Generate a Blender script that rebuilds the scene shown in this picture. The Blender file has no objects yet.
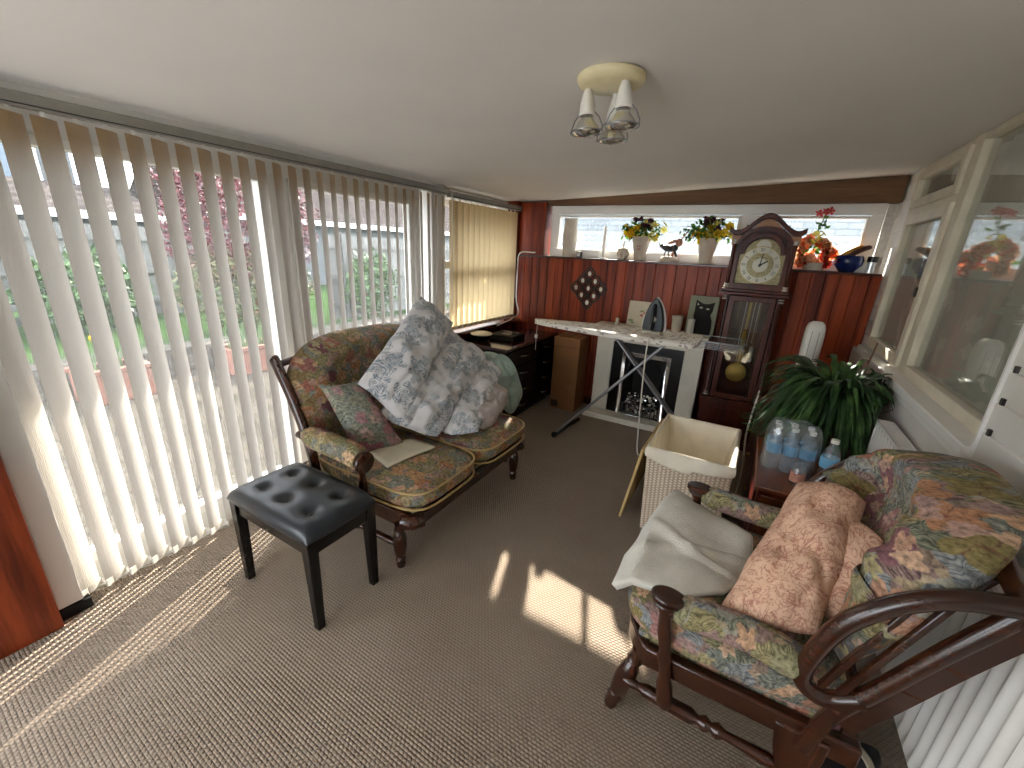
import bpy, bmesh, math, random
from mathutils import Vector, Matrix, noise
PI = math.pi
rnd = random.Random(7)
SC = bpy.context.scene
COL = SC.collection

# ------------------------------------------------------------------ colour + node helpers
def lin(c):
    c = c.lstrip('#')
    out = []
    for i in (0, 2, 4):
        v = int(c[i:i+2], 16) / 255
        out.append(v / 12.92 if v <= 0.04045 else ((v + 0.055) / 1.055) ** 2.4)
    return (*out, 1.0)

class NT:
    """small node-tree writer"""
    def __init__(s, name):
        s.m = bpy.data.materials.new(name); s.m.use_nodes = True
        s.t = s.m.node_tree; s.n = s.t.nodes; s.l = s.t.links
        s.b = s.n['Principled BSDF']; s.out = s.n['Material Output']
    def node(s, kind, **kw):
        n = s.n.new(kind)
        for k, v in kw.items(): setattr(n, k, v)
        return n
    def put(s, sock, v):
        if isinstance(v, bpy.types.NodeSocket): s.l.new(v, sock)
        elif v is not None: sock.default_value = v
    def math(s, op, a, b=None, c=None, clamp=False):
        n = s.node('ShaderNodeMath', operation=op, use_clamp=clamp)
        s.put(n.inputs[0], a)
        if b is not None: s.put(n.inputs[1], b)
        if c is not None: s.put(n.inputs[2], c)
        return n.outputs[0]
    def vmath(s, op, a, b=None, sc=None):
        n = s.node('ShaderNodeVectorMath', operation=op)
        s.put(n.inputs[0], a)
        if b is not None: s.put(n.inputs[1], b)
        if sc is not None: s.put(n.inputs['Scale'], sc)
        return n.outputs[1] if op in ('LENGTH', 'DISTANCE') else n.outputs[0]
    def sep(s, v):
        n = s.node('ShaderNodeSeparateXYZ'); s.put(n.inputs[0], v); return n.outputs
    def comb(s, x, y, z=0.0):
        n = s.node('ShaderNodeCombineXYZ')
        for i, v in enumerate((x, y, z)): s.put(n.inputs[i], v)
        return n.outputs[0]
    def coord(s, which='Object'):
        return s.node('ShaderNodeTexCoord').outputs[which]
    def mapping(s, v, scale=(1, 1, 1), rot=(0, 0, 0)):
        n = s.node('ShaderNodeMapping'); s.put(n.inputs[0], v)
        n.inputs['Scale'].default_value = scale; n.inputs['Rotation'].default_value = rot
        return n.outputs[0]
    def noise(s, v, scale, detail=3, rough=0.5, dist=0.0, out=0):
        n = s.node('ShaderNodeTexNoise'); s.put(n.inputs['Vector'], v)
        n.inputs['Scale'].default_value = scale; n.inputs['Detail'].default_value = detail
        n.inputs['Roughness'].default_value = rough; n.inputs['Distortion'].default_value = dist
        return n.outputs[out]
    def voro(s, v, scale, feature='F1', rand=1.0, dist='EUCLIDEAN', dims='3D'):
        n = s.node('ShaderNodeTexVoronoi', feature=feature, voronoi_dimensions=dims)
        if feature != 'DISTANCE_TO_EDGE': n.distance = dist
        s.put(n.inputs['Vector'], v); n.inputs['Scale'].default_value = scale
        n.inputs['Randomness'].default_value = rand
        return n
    def ramp(s, f, stops, mode='LINEAR'):
        n = s.node('ShaderNodeValToRGB'); s.put(n.inputs[0], f)
        r = n.color_ramp; r.interpolation = mode
        while len(r.elements) < len(stops): r.elements.new(0.5)
        for e, (p, c) in zip(r.elements, stops):
            e.position = p; e.color = lin(c) if isinstance(c, str) else c
        return n.outputs[0]
    def mix(s, f, a, b, mode='MIX'):
        n = s.node('ShaderNodeMix', data_type='RGBA', blend_type=mode)
        s.put(n.inputs[0], f)
        s.put(n.inputs[6], lin(a) if isinstance(a, str) else a)
        s.put(n.inputs[7], lin(b) if isinstance(b, str) else b)
        return n.outputs[2]
    def bump(s, h, strength=0.3, dist=0.005):
        n = s.node('ShaderNodeBump'); s.put(n.inputs['Height'], h)
        n.inputs['Strength'].default_value = strength; n.inputs['Distance'].default_value = dist
        s.l.new(n.outputs[0], s.b.inputs['Normal'])
    def set(s, col=None, rough=None, metal=None, spec=None, **kw):
        if col is not None: s.put(s.b.inputs['Base Color'], lin(col) if isinstance(col, str) else col)
        if rough is not None: s.put(s.b.inputs['Roughness'], rough)
        if metal is not None: s.put(s.b.inputs['Metallic'], metal)
        if spec is not None: s.put(s.b.inputs['Specular IOR Level'], spec)
        return s

M = {}
def plain(name, col, rough=0.5, metal=0.0, spec=0.5, var=0.06, vs=14, bump=0.0, bscale=200):
    t = NT(name); co = t.coord()
    c = lin(col)
    n = t.noise(co, vs, 4)
    dark = tuple(x * (1 - var * 2) for x in c[:3]) + (1,); lite = tuple(min(1, x * (1 + var * 2)) for x in c[:3]) + (1,)
    t.set(t.ramp(n, [(0.3, dark), (0.7, lite)]), rough, metal, spec)
    if bump: t.bump(t.noise(co, bscale, 2), bump, 0.002)
    M[name] = t.m; return t.m

def wood(name, dark, light, rough=0.35, axis=2, scale=1.0, coat=0.0, boards=None, spec=0.5):
    t = NT(name); co = t.coord()
    sc = [18 * scale] * 3; sc[axis] = 1.4 * scale
    v = t.mapping(co, tuple(sc))
    if boards:                       # (axis index, pitch): each board has its own tone and grain
        x = t.sep(co)[boards[0]]
        idx = t.math('FLOOR', t.math('DIVIDE', x, boards[1]))
        wn = t.node('ShaderNodeTexWhiteNoise', noise_dimensions='1D'); t.l.new(idx, wn.inputs['W'])
        v = t.vmath('ADD', v, t.vmath('SCALE', wn.outputs['Color'], sc=30.0))
    g = t.noise(v, 1.0, 6, 0.6, 0.6)
    g2 = t.noise(v, 5.0, 3, 0.6)
    f = t.math('ADD', t.math('MULTIPLY', g, 0.75), t.math('MULTIPLY', g2, 0.25))
    if boards:
        f = t.math('ADD', f, t.math('MULTIPLY', t.math('SUBTRACT', wn.outputs['Value'], 0.5), 0.22))
    t.set(t.ramp(f, [(0.32, dark), (0.68, light)]), rough, 0, spec)
    t.b.inputs['Coat Weight'].default_value = coat; t.b.inputs['Coat Roughness'].default_value = 0.15
    t.bump(f, 0.03, 0.001)
    M[name] = t.m; return t.m

def flower_layer(t, uv, scale, petals, radius, rot=0.0):
    """one flower per Voronoi cell; returns mask, cell colour value, angle, distance"""
    vo = t.voro(uv, scale, rand=0.85, dims='2D')
    d = t.vmath('SUBTRACT', uv, vo.outputs['Position'])
    s = t.sep(d)
    r = t.math('SQRT', t.math('ADD', t.math('MULTIPLY', s[0], s[0]), t.math('MULTIPLY', s[1], s[1])))
    rv = t.sep(vo.outputs['Color'])
    a = t.math('ADD', t.math('ARCTAN2', s[1], s[0]), t.math('MULTIPLY', rv[1], 6.28))
    pet = t.math('ABSOLUTE', t.math('SINE', t.math('MULTIPLY', a, petals / 2)))
    lim = t.math('MULTIPLY', t.math('ADD', t.math('MULTIPLY', pet, 0.42), 0.58), radius)
    m = t.math('SUBTRACT', lim, r)
    mask = t.math('MULTIPLY', m, 260.0, clamp=True)
    return mask, rv, a, r, pet

def floral(name, base, leaf, flow, sc=1.0, cream='#b9a98c', rough=0.85, sat=0.9, val=1.6):
    t = NT(name); uv0 = t.coord('UV')
    nz = t.noise(uv0, 9.0, 3, 0.6, out=1)
    uv = t.vmath('ADD', uv0, t.vmath('SCALE', t.vmath('SUBTRACT', nz, (0.5, 0.5, 0.5)), sc=0.085))
    # ground: small mottled foliage
    vb = t.voro(uv, 38 / sc, dims='2D'); rb = t.sep(vb.outputs['Color'])
    k = len(base)
    col = t.ramp(rb[0], [(i / k, c) for i, c in enumerate(base)], 'CONSTANT')
    col = t.mix(t.math('MULTIPLY', t.noise(uv, 120, 2), 0.55), col, cream)
    # fern-like leaves
    mask, rv, a, r, pet = flower_layer(t, t.vmath('ADD', uv, (0.37, 0.11, 0)), 12 / sc, 3, 0.062 * sc)
    stripes = t.math('SINE', t.math('ADD', t.math('MULTIPLY', t.math('ABSOLUTE', t.math('SINE', t.math('MULTIPLY', a, 1.5))), 16.0), t.math('MULTIPLY', r, 260.0 / sc)))
    k = len(leaf)
    lc = t.ramp(rv[0], [(i / k, c) for i, c in enumerate(leaf)], 'CONSTANT')
    lc = t.mix(t.math('MULTIPLY', t.math('ADD', stripes, 0.6), 0.5, clamp=True), lc, t.mix(0.38, lc, '#b5a98c'))
    lc = t.mix(t.math('MULTIPLY', t.math('GREATER_THAN', t.math('MULTIPLY', stripes, -1.0), 0.7), 0.55), lc, '#45423a')
    col = t.mix(mask, col, lc)
    # large blooms
    mask, rv, a, r, pet = flower_layer(t, uv, 7.6 / sc, 5, 0.072 * sc)
    streak = t.noise(t.comb(t.math('MULTIPLY', a, 9.0), t.math('MULTIPLY', r, 22.0 / sc), rv[0]), 1.0, 2)
    k = len(flow)
    fc = t.ramp(rv[0], [(i / k, c) for i, c in enumerate(flow)], 'CONSTANT')
    fc = t.mix(t.math('MULTIPLY', t.math('SUBTRACT', streak, 0.35), 1.6, clamp=True), t.mix(0.35, fc, '#5b3128'), fc)
    fc = t.mix(t.math('SUBTRACT', 1.0, t.math('MULTIPLY', r, 75.0 / sc), clamp=True), fc, '#6b3a2a')
    fc = t.mix(t.math('SUBTRACT', 1.0, t.math('MULTIPLY', pet, 5.0), clamp=True), fc, '#6d4636')
    on = t.math('MULTIPLY', mask, t.math('LESS_THAN', rv[2], 0.62))
    col = t.mix(on, col, fc)
    # smaller sprays over the top
    mask, rv, a, r, pet = flower_layer(t, t.vmath('ADD', uv, (0.63, 0.29, 0)), 15 / sc, 5, 0.036 * sc)
    fc = t.ramp(rv[0], [(i / k, c) for i, c in enumerate(flow[::-1])], 'CONSTANT')
    fc = t.mix(t.math('SUBTRACT', 1.0, t.math('MULTIPLY', r, 110.0 / sc), clamp=True), fc, '#4d2b22')
    col = t.mix(t.math('MULTIPLY', mask, t.math('LESS_THAN', rv[2], 0.45)), col, t.mix(0.3, fc, cream))
    mot = t.noise(uv0, 60, 4, 0.7)
    col = t.mix(1.0, col, t.ramp(mot, [(0.30, '#8f8f8f'), (0.68, '#ffffff')]), 'MULTIPLY')
    hs = t.node('ShaderNodeHueSaturation'); hs.inputs['Saturation'].default_value = sat; hs.inputs['Value'].default_value = val
    t.l.new(col, hs.inputs['Color']); col = hs.outputs[0]
    t.set(col, rough, 0, 0.25)
    t.bump(t.noise(uv0, 700, 2), 0.25, 0.002)
    M[name] = t.m; return t.m

def toile(name, ground, ink, sc=1.0, cover=0.75):
    t = NT(name); uv0 = t.coord('UV')
    nz = t.noise(uv0, 16.0, 4, 0.7, out=1)
    uv = t.vmath('ADD', uv0, t.vmath('SCALE', t.vmath('SUBTRACT', nz, (0.5, 0.5, 0.5)), sc=0.05))
    mask, rv, a, r, pet = flower_layer(t, uv, 7.0 / sc, 5, 0.075 * sc)
    scroll = t.math('SINE', t.math('ADD', t.math('MULTIPLY', r, 430.0 / sc), t.math('MULTIPLY', a, 5.0)))
    sk = t.math('ADD', t.math('MULTIPLY', scroll, 0.16), t.math('MULTIPLY', t.noise(uv0, 48, 4, 0.65), 1.35))
    f1 = t.math('MULTIPLY', t.math('MULTIPLY', mask, t.math('LESS_THAN', rv[2], cover)), t.math('MULTIPLY', t.math('SUBTRACT', sk, 0.50), 2.6, clamp=True))
    mask2, rv2, a2, r2, p2 = flower_layer(t, t.vmath('ADD', uv, (0.31, 0.17, 0)), 14 / sc, 3, 0.040 * sc)
    vein = t.math('GREATER_THAN', t.math('SINE', t.math('ADD', t.math('MULTIPLY', a2, 14.0), t.math('MULTIPLY', r2, 300.0 / sc))), 0.0)
    f2 = t.math('MULTIPLY', t.math('MULTIPLY', mask2, t.math('LESS_THAN', rv2[2], 0.5)), t.math('ADD', t.math('MULTIPLY', vein, 0.35), 0.32))
    f = t.math('MAXIMUM', f1, f2)
    t.set(t.mix(t.math('MULTIPLY', f, 0.85), ground, ink), 0.85, 0, 0.2)
    t.bump(t.noise(uv0, 45, 3), 0.25, 0.004)
    M[name] = t.m; return t.m

# ------------------------------------------------------------------ materials
plain('ceiling_paint', '#e4e0da', 0.8, var=0.015, vs=2)
plain('white_upvc', '#e9e7e2', 0.35, var=0.01)
plain('cream_frame', '#d9cfba', 0.45, var=0.05, vs=8)
plain('rail_grey', '#8f8b82', 0.35, metal=0.3, var=0.04)
plain('rail_slot', '#2c2925', 0.5)
plain('white_plastic', '#e4e0d6', 0.35, var=0.02)
plain('white_ceramic', '#cfcac0', 0.25, var=0.02)
plain('black_gloss', '#0c0b0b', 0.25, spec=0.35, var=0.02)
plain('black_matte', '#0b0b0b', 0.8, var=0.05)
plain('chrome', '#d8d8d8', 0.12, metal=1.0, var=0.01)
plain('steel', '#8f9092', 0.3, metal=0.9, var=0.03)
plain('dark_metal', '#3a332c', 0.4, metal=0.6, var=0.1)
plain('brass', '#b79a4e', 0.4, metal=0.45, var=0.05)
plain('silver', '#d7d3c8', 0.35, metal=0.4, var=0.03)
plain('cream_paint', '#d9d3c4', 0.4, var=0.02)
plain('cardboard', '#8a603c', 0.8, var=0.05, vs=6)
plain('cardboard_print', '#3a2818', 0.8)
plain('terracotta', '#7e5344', 0.8, var=0.1)
plain('cream_liner', '#e2d9c6', 0.9, var=0.03, bump=0.15, bscale=60)
plain('paper_cream', '#cfc6ae', 0.7, var=0.02)
plain('pot_grey', '#c4b9aa', 0.75, var=0.06)
plain('navy', '#14181f', 0.6, var=0.1)
plain('iron_body', '#182226', 0.45, var=0.05)
plain('white_glossy', '#eeebe4', 0.2, var=0.01)
plain('blue_glaze', '#17275c', 0.12, var=0.25, vs=30)
plain('yellow_petal', '#e6c01d', 0.6, var=0.12, vs=60)
plain('pale_yellow_petal', '#e9df7a', 0.6, var=0.1, vs=60)
plain('plum_petal', '#4a1f2b', 0.6, var=0.2, vs=60)
plain('orange_petal', '#cf6a3b', 0.6, var=0.15, vs=60)
plain('peach_petal', '#e5b48c', 0.6, var=0.12, vs=60)
plain('red_petal', '#b8322c', 0.5, var=0.15, vs=60)
plain('leaf_green', '#3f6b23', 0.5, var=0.2, vs=50)
plain('figurine_dark', '#35373c', 0.35, var=0.25, vs=60)
plain('figurine_pink', '#b77f6b', 0.45, var=0.2, vs=60)
plain('gull_orange', '#c98a2a', 0.4, var=0.25, vs=25)
plain('gull_brown', '#4a2417', 0.35, var=0.2, vs=25)
plain('grey_sheet', '#b3a8a2', 0.9, var=0.04, bump=0.2, bscale=50)
plain('mint_cloth', '#aabdb2', 0.9, var=0.05, bump=0.2, bscale=50)
plain('soil', '#2c2018', 0.9)
plain('print_rose', '#b04a40', 0.6)
plain('print_green', '#8f9c72', 0.6)
plain('blue_film', '#6fa9cb', 0.4)
plain('olive_board', '#8b8f78', 0.6, var=0.04)
plain('eye_grey', '#b9b4a0', 0.4)
plain('bulb_glass', '#d9d7d0', 0.08, metal=0.85, var=0.02)
plain('yellowed_enamel', '#e0d3a8', 0.4, var=0.04)
plain('brick_white', '#cfcac2', 0.9, var=0.08, vs=30)
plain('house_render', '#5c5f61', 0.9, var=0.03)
plain('window_dark', '#5b6874', 0.2, var=0.1)
plain('curtain_room', '#8b857a', 0.9)
plain('rib_chrome', '#c9c6bf', 0.25, metal=0.8)
wood('dark_wood', '#1f0d07', '#4a2412', 0.25, axis=0, coat=0.3)
wood('dark_wood_v', '#1f0d07', '#4a2412', 0.25, axis=2, coat=0.3)
wood('clock_wood', '#2a0e08', '#642a1a', 0.35, axis=2, coat=0.05, spec=0.35)
wood('clock_veneer', '#7c4a2c', '#b07c50', 0.35, axis=0, scale=2)
wood('panel_boards', '#5a1c0b', '#a4441d', 0.42, axis=2, boards=(0, 0.088), coat=0.0, spec=0.3)
wood('post_wood', '#501a0a', '#96401b', 0.4, axis=2, coat=0.0, spec=0.35)
wood('sill_wood', '#2e0f0a', '#521d12', 0.25, axis=1, coat=0.3)
wood('cap_wood', '#35140c', '#55251a', 0.3, axis=0, coat=0.2)
wood('beam_wood', '#51351f', '#7d5b3d', 0.7, axis=0)
wood('chest_wood', '#4a1f10', '#8a4a26', 0.3, axis=1, coat=0.2)
wood('chest_red', '#3e120a', '#6e2414', 0.3, axis=1, coat=0.2)
wood('dresser_top', '#1d0909', '#3a1113', 0.15, axis=1, coat=0.5)
wood('fence_wood', '#5b5b58', '#7c7b77', 0.85, axis=2, boards=(1, 0.15))
wood('fence_wood_x', '#68665f', '#85827a', 0.85, axis=2, boards=(0, 0.15))
wood('lid_wicker', '#a98b55', '#cbb07c', 0.6, axis=2)

floral('armchair_floral', ['#5e3f38', '#6c6444', '#8a7355', '#6e4a52', '#7d8075', '#a78d70', '#5a5546', '#8b6a58'],
       ['#686f68', '#75734c', '#737a80', '#857a4a', '#5f6655', '#7a5a5c'],
       ['#b98258', '#a0706a', '#8a7f48', '#bb8c6c', '#855a62', '#a86c50', '#75734c', '#707878'], 0.95)
floral('sofa_floral', ['#4b2f2a', '#5c5738', '#7a5a3c', '#5e3742', '#6b6a5a'],
       ['#5d6157', '#6f6a3c', '#6a6f6a', '#7d6a36'],
       ['#a5703f', '#8f5e55', '#7f7040', '#b08452', '#744750', '#9c6048', '#8c8052'], 0.72, sat=0.9, val=1.7)
floral('needlepoint', ['#6f746c', '#767a6e', '#7c7f74', '#6a7069'], ['#6b7467', '#7a7d6c', '#707a70'],
       ['#a8757a', '#b58f85', '#95555f', '#a8757a'], 0.9, cream='#8a8b80')
toile('toile', '#d3d1d0', '#566f7e', 0.85)
def mk_cover():
    t = NT('board_cover'); uv = t.coord('UV')
    mask, rv, a, r, pet = flower_layer(t, uv, 26, 3, 0.016)
    t.set(t.mix(t.math('MULTIPLY', t.math('MULTIPLY', mask, t.math('LESS_THAN', rv[2], 0.55)), 0.7), '#f1ece2', '#84716c'), 0.8, 0, 0.2)
    M['board_cover'] = t.m
mk_cover()

def mk_pink():
    t = NT('pink_scroll'); uv = t.coord('UV')
    n = t.noise(uv, 13, 3, 0.55, 1.6)
    line = t.math('SUBTRACT', 1.0, t.math('MULTIPLY', t.math('ABSOLUTE', t.math('SUBTRACT', n, 0.5)), 42.0), clamp=True)
    n2 = t.noise(uv, 24, 2, 0.5, 2.0)
    line2 = t.math('SUBTRACT', 1.0, t.math('MULTIPLY', t.math('ABSOLUTE', t.math('SUBTRACT', n2, 0.56)), 24.0), clamp=True)
    spots = t.math('GREATER_THAN', t.noise(uv, 60, 2), 0.64)
    f = t.math('MAXIMUM', t.math('MAXIMUM', line, t.math('MULTIPLY', line2, 0.8)), t.math('MULTIPLY', spots, 0.5))
    t.set(t.mix(t.math('MULTIPLY', f, 0.8), '#dfb89c', '#9a4a42'), 0.85, 0, 0.2)
    t.bump(t.noise(uv, 30, 3), 0.3, 0.006); M['pink_scroll'] = t.m
mk_pink()

def mk_sherpa():
    t = NT('sherpa'); co = t.coord()
    t.set(t.ramp(t.noise(co, 12, 3), [(0.3, '#d0cbbe'), (0.7, '#e0dccf')]), 0.95, 0, 0.1)
    t.b.inputs['Sheen Weight'].default_value = 0.4
    t.bump(t.math('ADD', t.noise(co, 140, 3, 0.7), t.math('MULTIPLY', t.voro(co, 150).outputs['Distance'], 0.4)), 0.6, 0.004); M['sherpa'] = t.m
mk_sherpa()

def mk_carpet():
    t = NT('carpet'); co = t.coord()
    p = t.mapping(co, (1, 1, 1), (0, 0, 0.03))
    s = t.sep(p)
    ry = t.math('DIVIDE', s[1], 0.0115)
    row = t.math('FLOOR', ry)
    off = t.math('MULTIPLY', t.math('MODULO', t.math('ABSOLUTE', row), 2.0), 0.5)
    rx = t.math('ADD', t.math('DIVIDE', s[0], 0.0165), off)
    hx = t.math('ABSOLUTE', t.math('SINE', t.math('MULTIPLY', rx, PI)))
    hy = t.math('ABSOLUTE', t.math('SINE', t.math('MULTIPLY', ry, PI)))
    h = t.math('POWER', t.math('MULTIPLY', hx, hy), 0.5)
    nz = t.noise(co, 420, 2)
    h2 = t.math('ADD', h, t.math('MULTIPLY', nz, 0.35))
    big = t.noise(co, 2.2, 3)
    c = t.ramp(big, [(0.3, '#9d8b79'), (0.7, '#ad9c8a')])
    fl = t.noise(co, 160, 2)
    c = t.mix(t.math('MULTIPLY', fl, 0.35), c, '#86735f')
    c = t.mix(t.math('MULTIPLY', t.math('SUBTRACT', 1.0, h), 0.5), c, '#66574a')  # shade between the loops is painted into the carpet colour
    t.set(c, 0.95, 0, 0.1); t.b.inputs['Sheen Weight'].default_value = 0.15
    t.bump(h2, 0.9, 0.006); M['carpet'] = t.m
mk_carpet()

def mk_vane(nm='vane_fabric', c1='#c6c0b9', c2='#c8c1b8', trans=0.32):
    t = NT(nm); uv = t.coord('UV')
    w = t.node('ShaderNodeTexWave', wave_type='BANDS'); t.put(w.inputs['Vector'], t.mapping(uv, (1, 0.12, 1)))
    w.inputs['Scale'].default_value = 60; w.inputs['Distortion'].default_value = 9
    w.inputs['Detail'].default_value = 2; w.inputs['Detail Scale'].default_value = 2
    tan_top = t.math('MULTIPLY', t.math('SUBTRACT', t.sep(uv)[1], 1.66), 7.0, clamp=True)  # fabric turns tan towards the top of the vane
    t.set(t.mix(tan_top, c1, '#b39468'), 0.8, 0, 0.2); t.bump(w.outputs['Fac'], 0.35, 0.002)
    tr = t.node('ShaderNodeBsdfTranslucent'); tr.inputs['Color'].default_value = lin(c2)
    mx = t.node('ShaderNodeMixShader'); mx.inputs[0].default_value = trans
    t.l.new(t.b.outputs[0], mx.inputs[1]); t.l.new(tr.outputs[0], mx.inputs[2]); t.l.new(mx.outputs[0], t.out.inputs[0])
    M[nm] = t.m
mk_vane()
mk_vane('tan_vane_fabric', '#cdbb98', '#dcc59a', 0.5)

def mk_leather():
    t = NT('black_leather'); co = t.coord()
    t.set(t.ramp(t.noise(co, 5, 2), [(0.3, '#1d2228'), (0.7, '#262c33')]), 0.32, 0, 0.6)
    t.bump(t.voro(co, 420).outputs['Distance'], 0.12, 0.001); M['black_leather'] = t.m
mk_leather()

def mk_glass(name, gloss=0.10, tint=(1, 1, 1, 1), rough=0.0, facing=True, haze=0.0):
    t = NT(name)
    tr = t.node('ShaderNodeBsdfTransparent'); tr.inputs[0].default_value = tint
    gl = t.node('ShaderNodeBsdfGlossy'); gl.inputs['Roughness'].default_value = rough
    mx = t.node('ShaderNodeMixShader')
    if facing:
        fr = t.node('ShaderNodeLayerWeight'); fr.inputs['Blend'].default_value = 0.5
        t.put(mx.inputs[0], t.math('ADD', t.math('MULTIPLY', t.math('POWER', fr.outputs['Facing'], 5.0), 0.6), gloss * 0.5, clamp=True))
    else: mx.inputs[0].default_value = gloss
    t.l.new(tr.outputs[0], mx.inputs[1]); t.l.new(gl.outputs[0], mx.inputs[2]); last = mx.outputs[0]
    if haze:
        df = t.node('ShaderNodeBsdfTranslucent'); df.inputs[0].default_value = (0.85, 0.88, 0.9, 1)
        d2 = t.node('ShaderNodeBsdfDiffuse'); d2.inputs[0].default_value = (0.85, 0.88, 0.9, 1)
        ad = t.node('ShaderNodeMixShader'); ad.inputs[0].default_value = 0.5; t.l.new(df.outputs[0], ad.inputs[1]); t.l.new(d2.outputs[0], ad.inputs[2])
        m2 = t.node('ShaderNodeMixShader'); m2.inputs[0].default_value = haze; t.l.new(last, m2.inputs[1]); t.l.new(ad.outputs[0], m2.inputs[2]); last = m2.outputs[0]
    t.l.new(last, t.out.inputs[0])
    M[name] = t.m
mk_glass('window_glass', 0.06, (0.95, 0.96, 0.96, 1), haze=0.03)
mk_glass('inner_glass', 0.34, (0.9, 0.92, 0.9, 1), 0.01)
mk_glass('clear_plastic', 0.20, (0.9, 0.94, 0.97, 1), 0.12, haze=0.13)
mk_glass('clock_glass', 0.09, (0.9, 0.9, 0.88, 1))

def mk_wicker():
    t = NT('white_wicker'); uv = t.coord('UV'); s = t.sep(uv)
    a = t.math('DIVIDE', s[0], 0.026); b = t.math('DIVIDE', s[1], 0.008)
    sh = t.math('MULTIPLY', t.math('MODULO', t.math('FLOOR', a), 2.0), PI)
    h = t.math('ADD', t.math('MULTIPLY', t.math('ABSOLUTE', t.math('SINE', t.math('MULTIPLY', a, PI))), 0.6),
               t.math('MULTIPLY', t.math('SINE', t.math('ADD', t.math('MULTIPLY', b, PI), sh)), 0.28))
    t.set(t.ramp(h, [(0.0, '#a8937c'), (0.45, '#d2bfa8'), (0.9, '#e4d6c4')]), 0.6, 0, 0.3)
    t.bump(h, 0.9, 0.005); M['white_wicker'] = t.m
mk_wicker()

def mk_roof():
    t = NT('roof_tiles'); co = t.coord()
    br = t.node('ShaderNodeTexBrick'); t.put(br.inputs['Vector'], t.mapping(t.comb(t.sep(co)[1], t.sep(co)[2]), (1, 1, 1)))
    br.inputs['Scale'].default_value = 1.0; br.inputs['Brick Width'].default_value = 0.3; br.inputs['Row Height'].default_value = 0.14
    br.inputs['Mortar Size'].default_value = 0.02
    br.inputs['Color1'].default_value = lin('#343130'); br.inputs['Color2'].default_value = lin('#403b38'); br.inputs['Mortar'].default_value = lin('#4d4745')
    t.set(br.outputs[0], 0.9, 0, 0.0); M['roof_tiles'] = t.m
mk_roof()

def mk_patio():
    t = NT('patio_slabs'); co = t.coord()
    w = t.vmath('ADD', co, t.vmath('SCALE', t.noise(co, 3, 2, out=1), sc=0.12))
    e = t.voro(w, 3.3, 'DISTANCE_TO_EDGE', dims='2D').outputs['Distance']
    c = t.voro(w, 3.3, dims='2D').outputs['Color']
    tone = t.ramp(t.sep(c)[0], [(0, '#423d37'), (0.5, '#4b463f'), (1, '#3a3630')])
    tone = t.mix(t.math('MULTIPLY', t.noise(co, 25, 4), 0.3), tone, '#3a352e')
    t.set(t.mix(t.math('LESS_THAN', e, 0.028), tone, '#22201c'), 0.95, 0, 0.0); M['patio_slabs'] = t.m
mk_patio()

def mk_stone():
    t = NT('garden_stone'); co = t.coord()
    v = t.voro(t.mapping(co, (1, 1, 2.2)), 5.5); e = t.voro(t.mapping(co, (1, 1, 2.2)), 5.5, 'DISTANCE_TO_EDGE').outputs[0]
    c = t.ramp(t.sep(v.outputs['Color'])[0], [(0, '#504c47'), (0.5, '#5f5a53'), (1, '#44413d')])
    t.set(t.mix(t.math('LESS_THAN', e, 0.05), c, '#3a3632'), 0.95, 0, 0.0); t.bump(e, 0.6, 0.02); M['garden_stone'] = t.m
mk_stone()

def mk_grass():
    t = NT('lawn'); co = t.coord()
    t.set(t.ramp(t.noise(co, 30, 5, 0.7), [(0.3, '#26381f'), (0.7, '#3a4e2b')]), 0.9, 0, 0.0); t.bump(t.noise(co, 90, 3), 0.8, 0.03); M['lawn'] = t.m
mk_grass()

def mk_leafmat(name, a, b, c):
    t = NT(name); co = t.coord()
    t.set(t.ramp(t.noise(co, 9, 3, 0.7), [(0.3, a), (0.5, b), (0.7, c)]), 0.5, 0, 0.4)
    M[name] = t.m
mk_leafmat('photinia_red', '#4c2328', '#6b373f', '#3e3e2c')
mk_leafmat('photinia_green', '#3e4a33', '#5d6a42', '#8a5350')
mk_leafmat('shrub_green', '#2e4428', '#475f37', '#67804f')
mk_leafmat('houseplant_leaf', '#1a3019', '#2c4a24', '#557a3c')

def mk_wall_white():
    t = NT('white_boards'); co = t.coord()
    t.set(t.ramp(t.noise(co, 3, 4), [(0.3, '#dcd8d0'), (0.7, '#e6e3dc')]), 0.35, 0, 0.4); M['white_boards'] = t.m
mk_wall_white()

def mk_net():
    t = NT('net_curtain'); co = t.coord(); s = t.sep(co)
    uv = t.comb(s[1], s[2])
    mask, rv, a, r, pet = flower_layer(t, uv, 9.0, 6, 0.05)
    on = t.math('MULTIPLY', mask, t.math('LESS_THAN', rv[2], 0.4))
    t.set(t.mix(t.math('MULTIPLY', on, 0.7), '#aaa49a', '#cbc5ba'), 0.9, 0, 0.1)
    t.bump(t.noise(co, 300, 2), 0.3, 0.002)
    tr = t.node('ShaderNodeBsdfTranslucent'); tr.inputs['Color'].default_value = lin('#8c8578')
    mx = t.node('ShaderNodeMixShader'); mx.inputs[0].default_value = 0.3
    t.l.new(t.b.outputs[0], mx.inputs[1]); t.l.new(tr.outputs[0], mx.inputs[2]); t.l.new(mx.outputs[0], t.out.inputs[0])
    M['net_curtain'] = t.m
mk_net()

def mk_dial():
    t = NT('clock_dial'); co = t.coord(); s = t.sep(co)
    r = t.math('SQRT', t.math('ADD', t.math('MULTIPLY', s[0], s[0]), t.math('MULTIPLY', s[2], s[2])))
    eng = t.noise(t.comb(t.math('MULTIPLY', s[0], 60), t.math('MULTIPLY', s[2], 60)), 1.0, 3, 0.6, 1.5)
    t.set(t.ramp(eng, [(0.35, '#7d7350'), (0.6, '#b8ab84')]), 0.35, 0.5); M['clock_dial'] = t.m
mk_dial()

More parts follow.
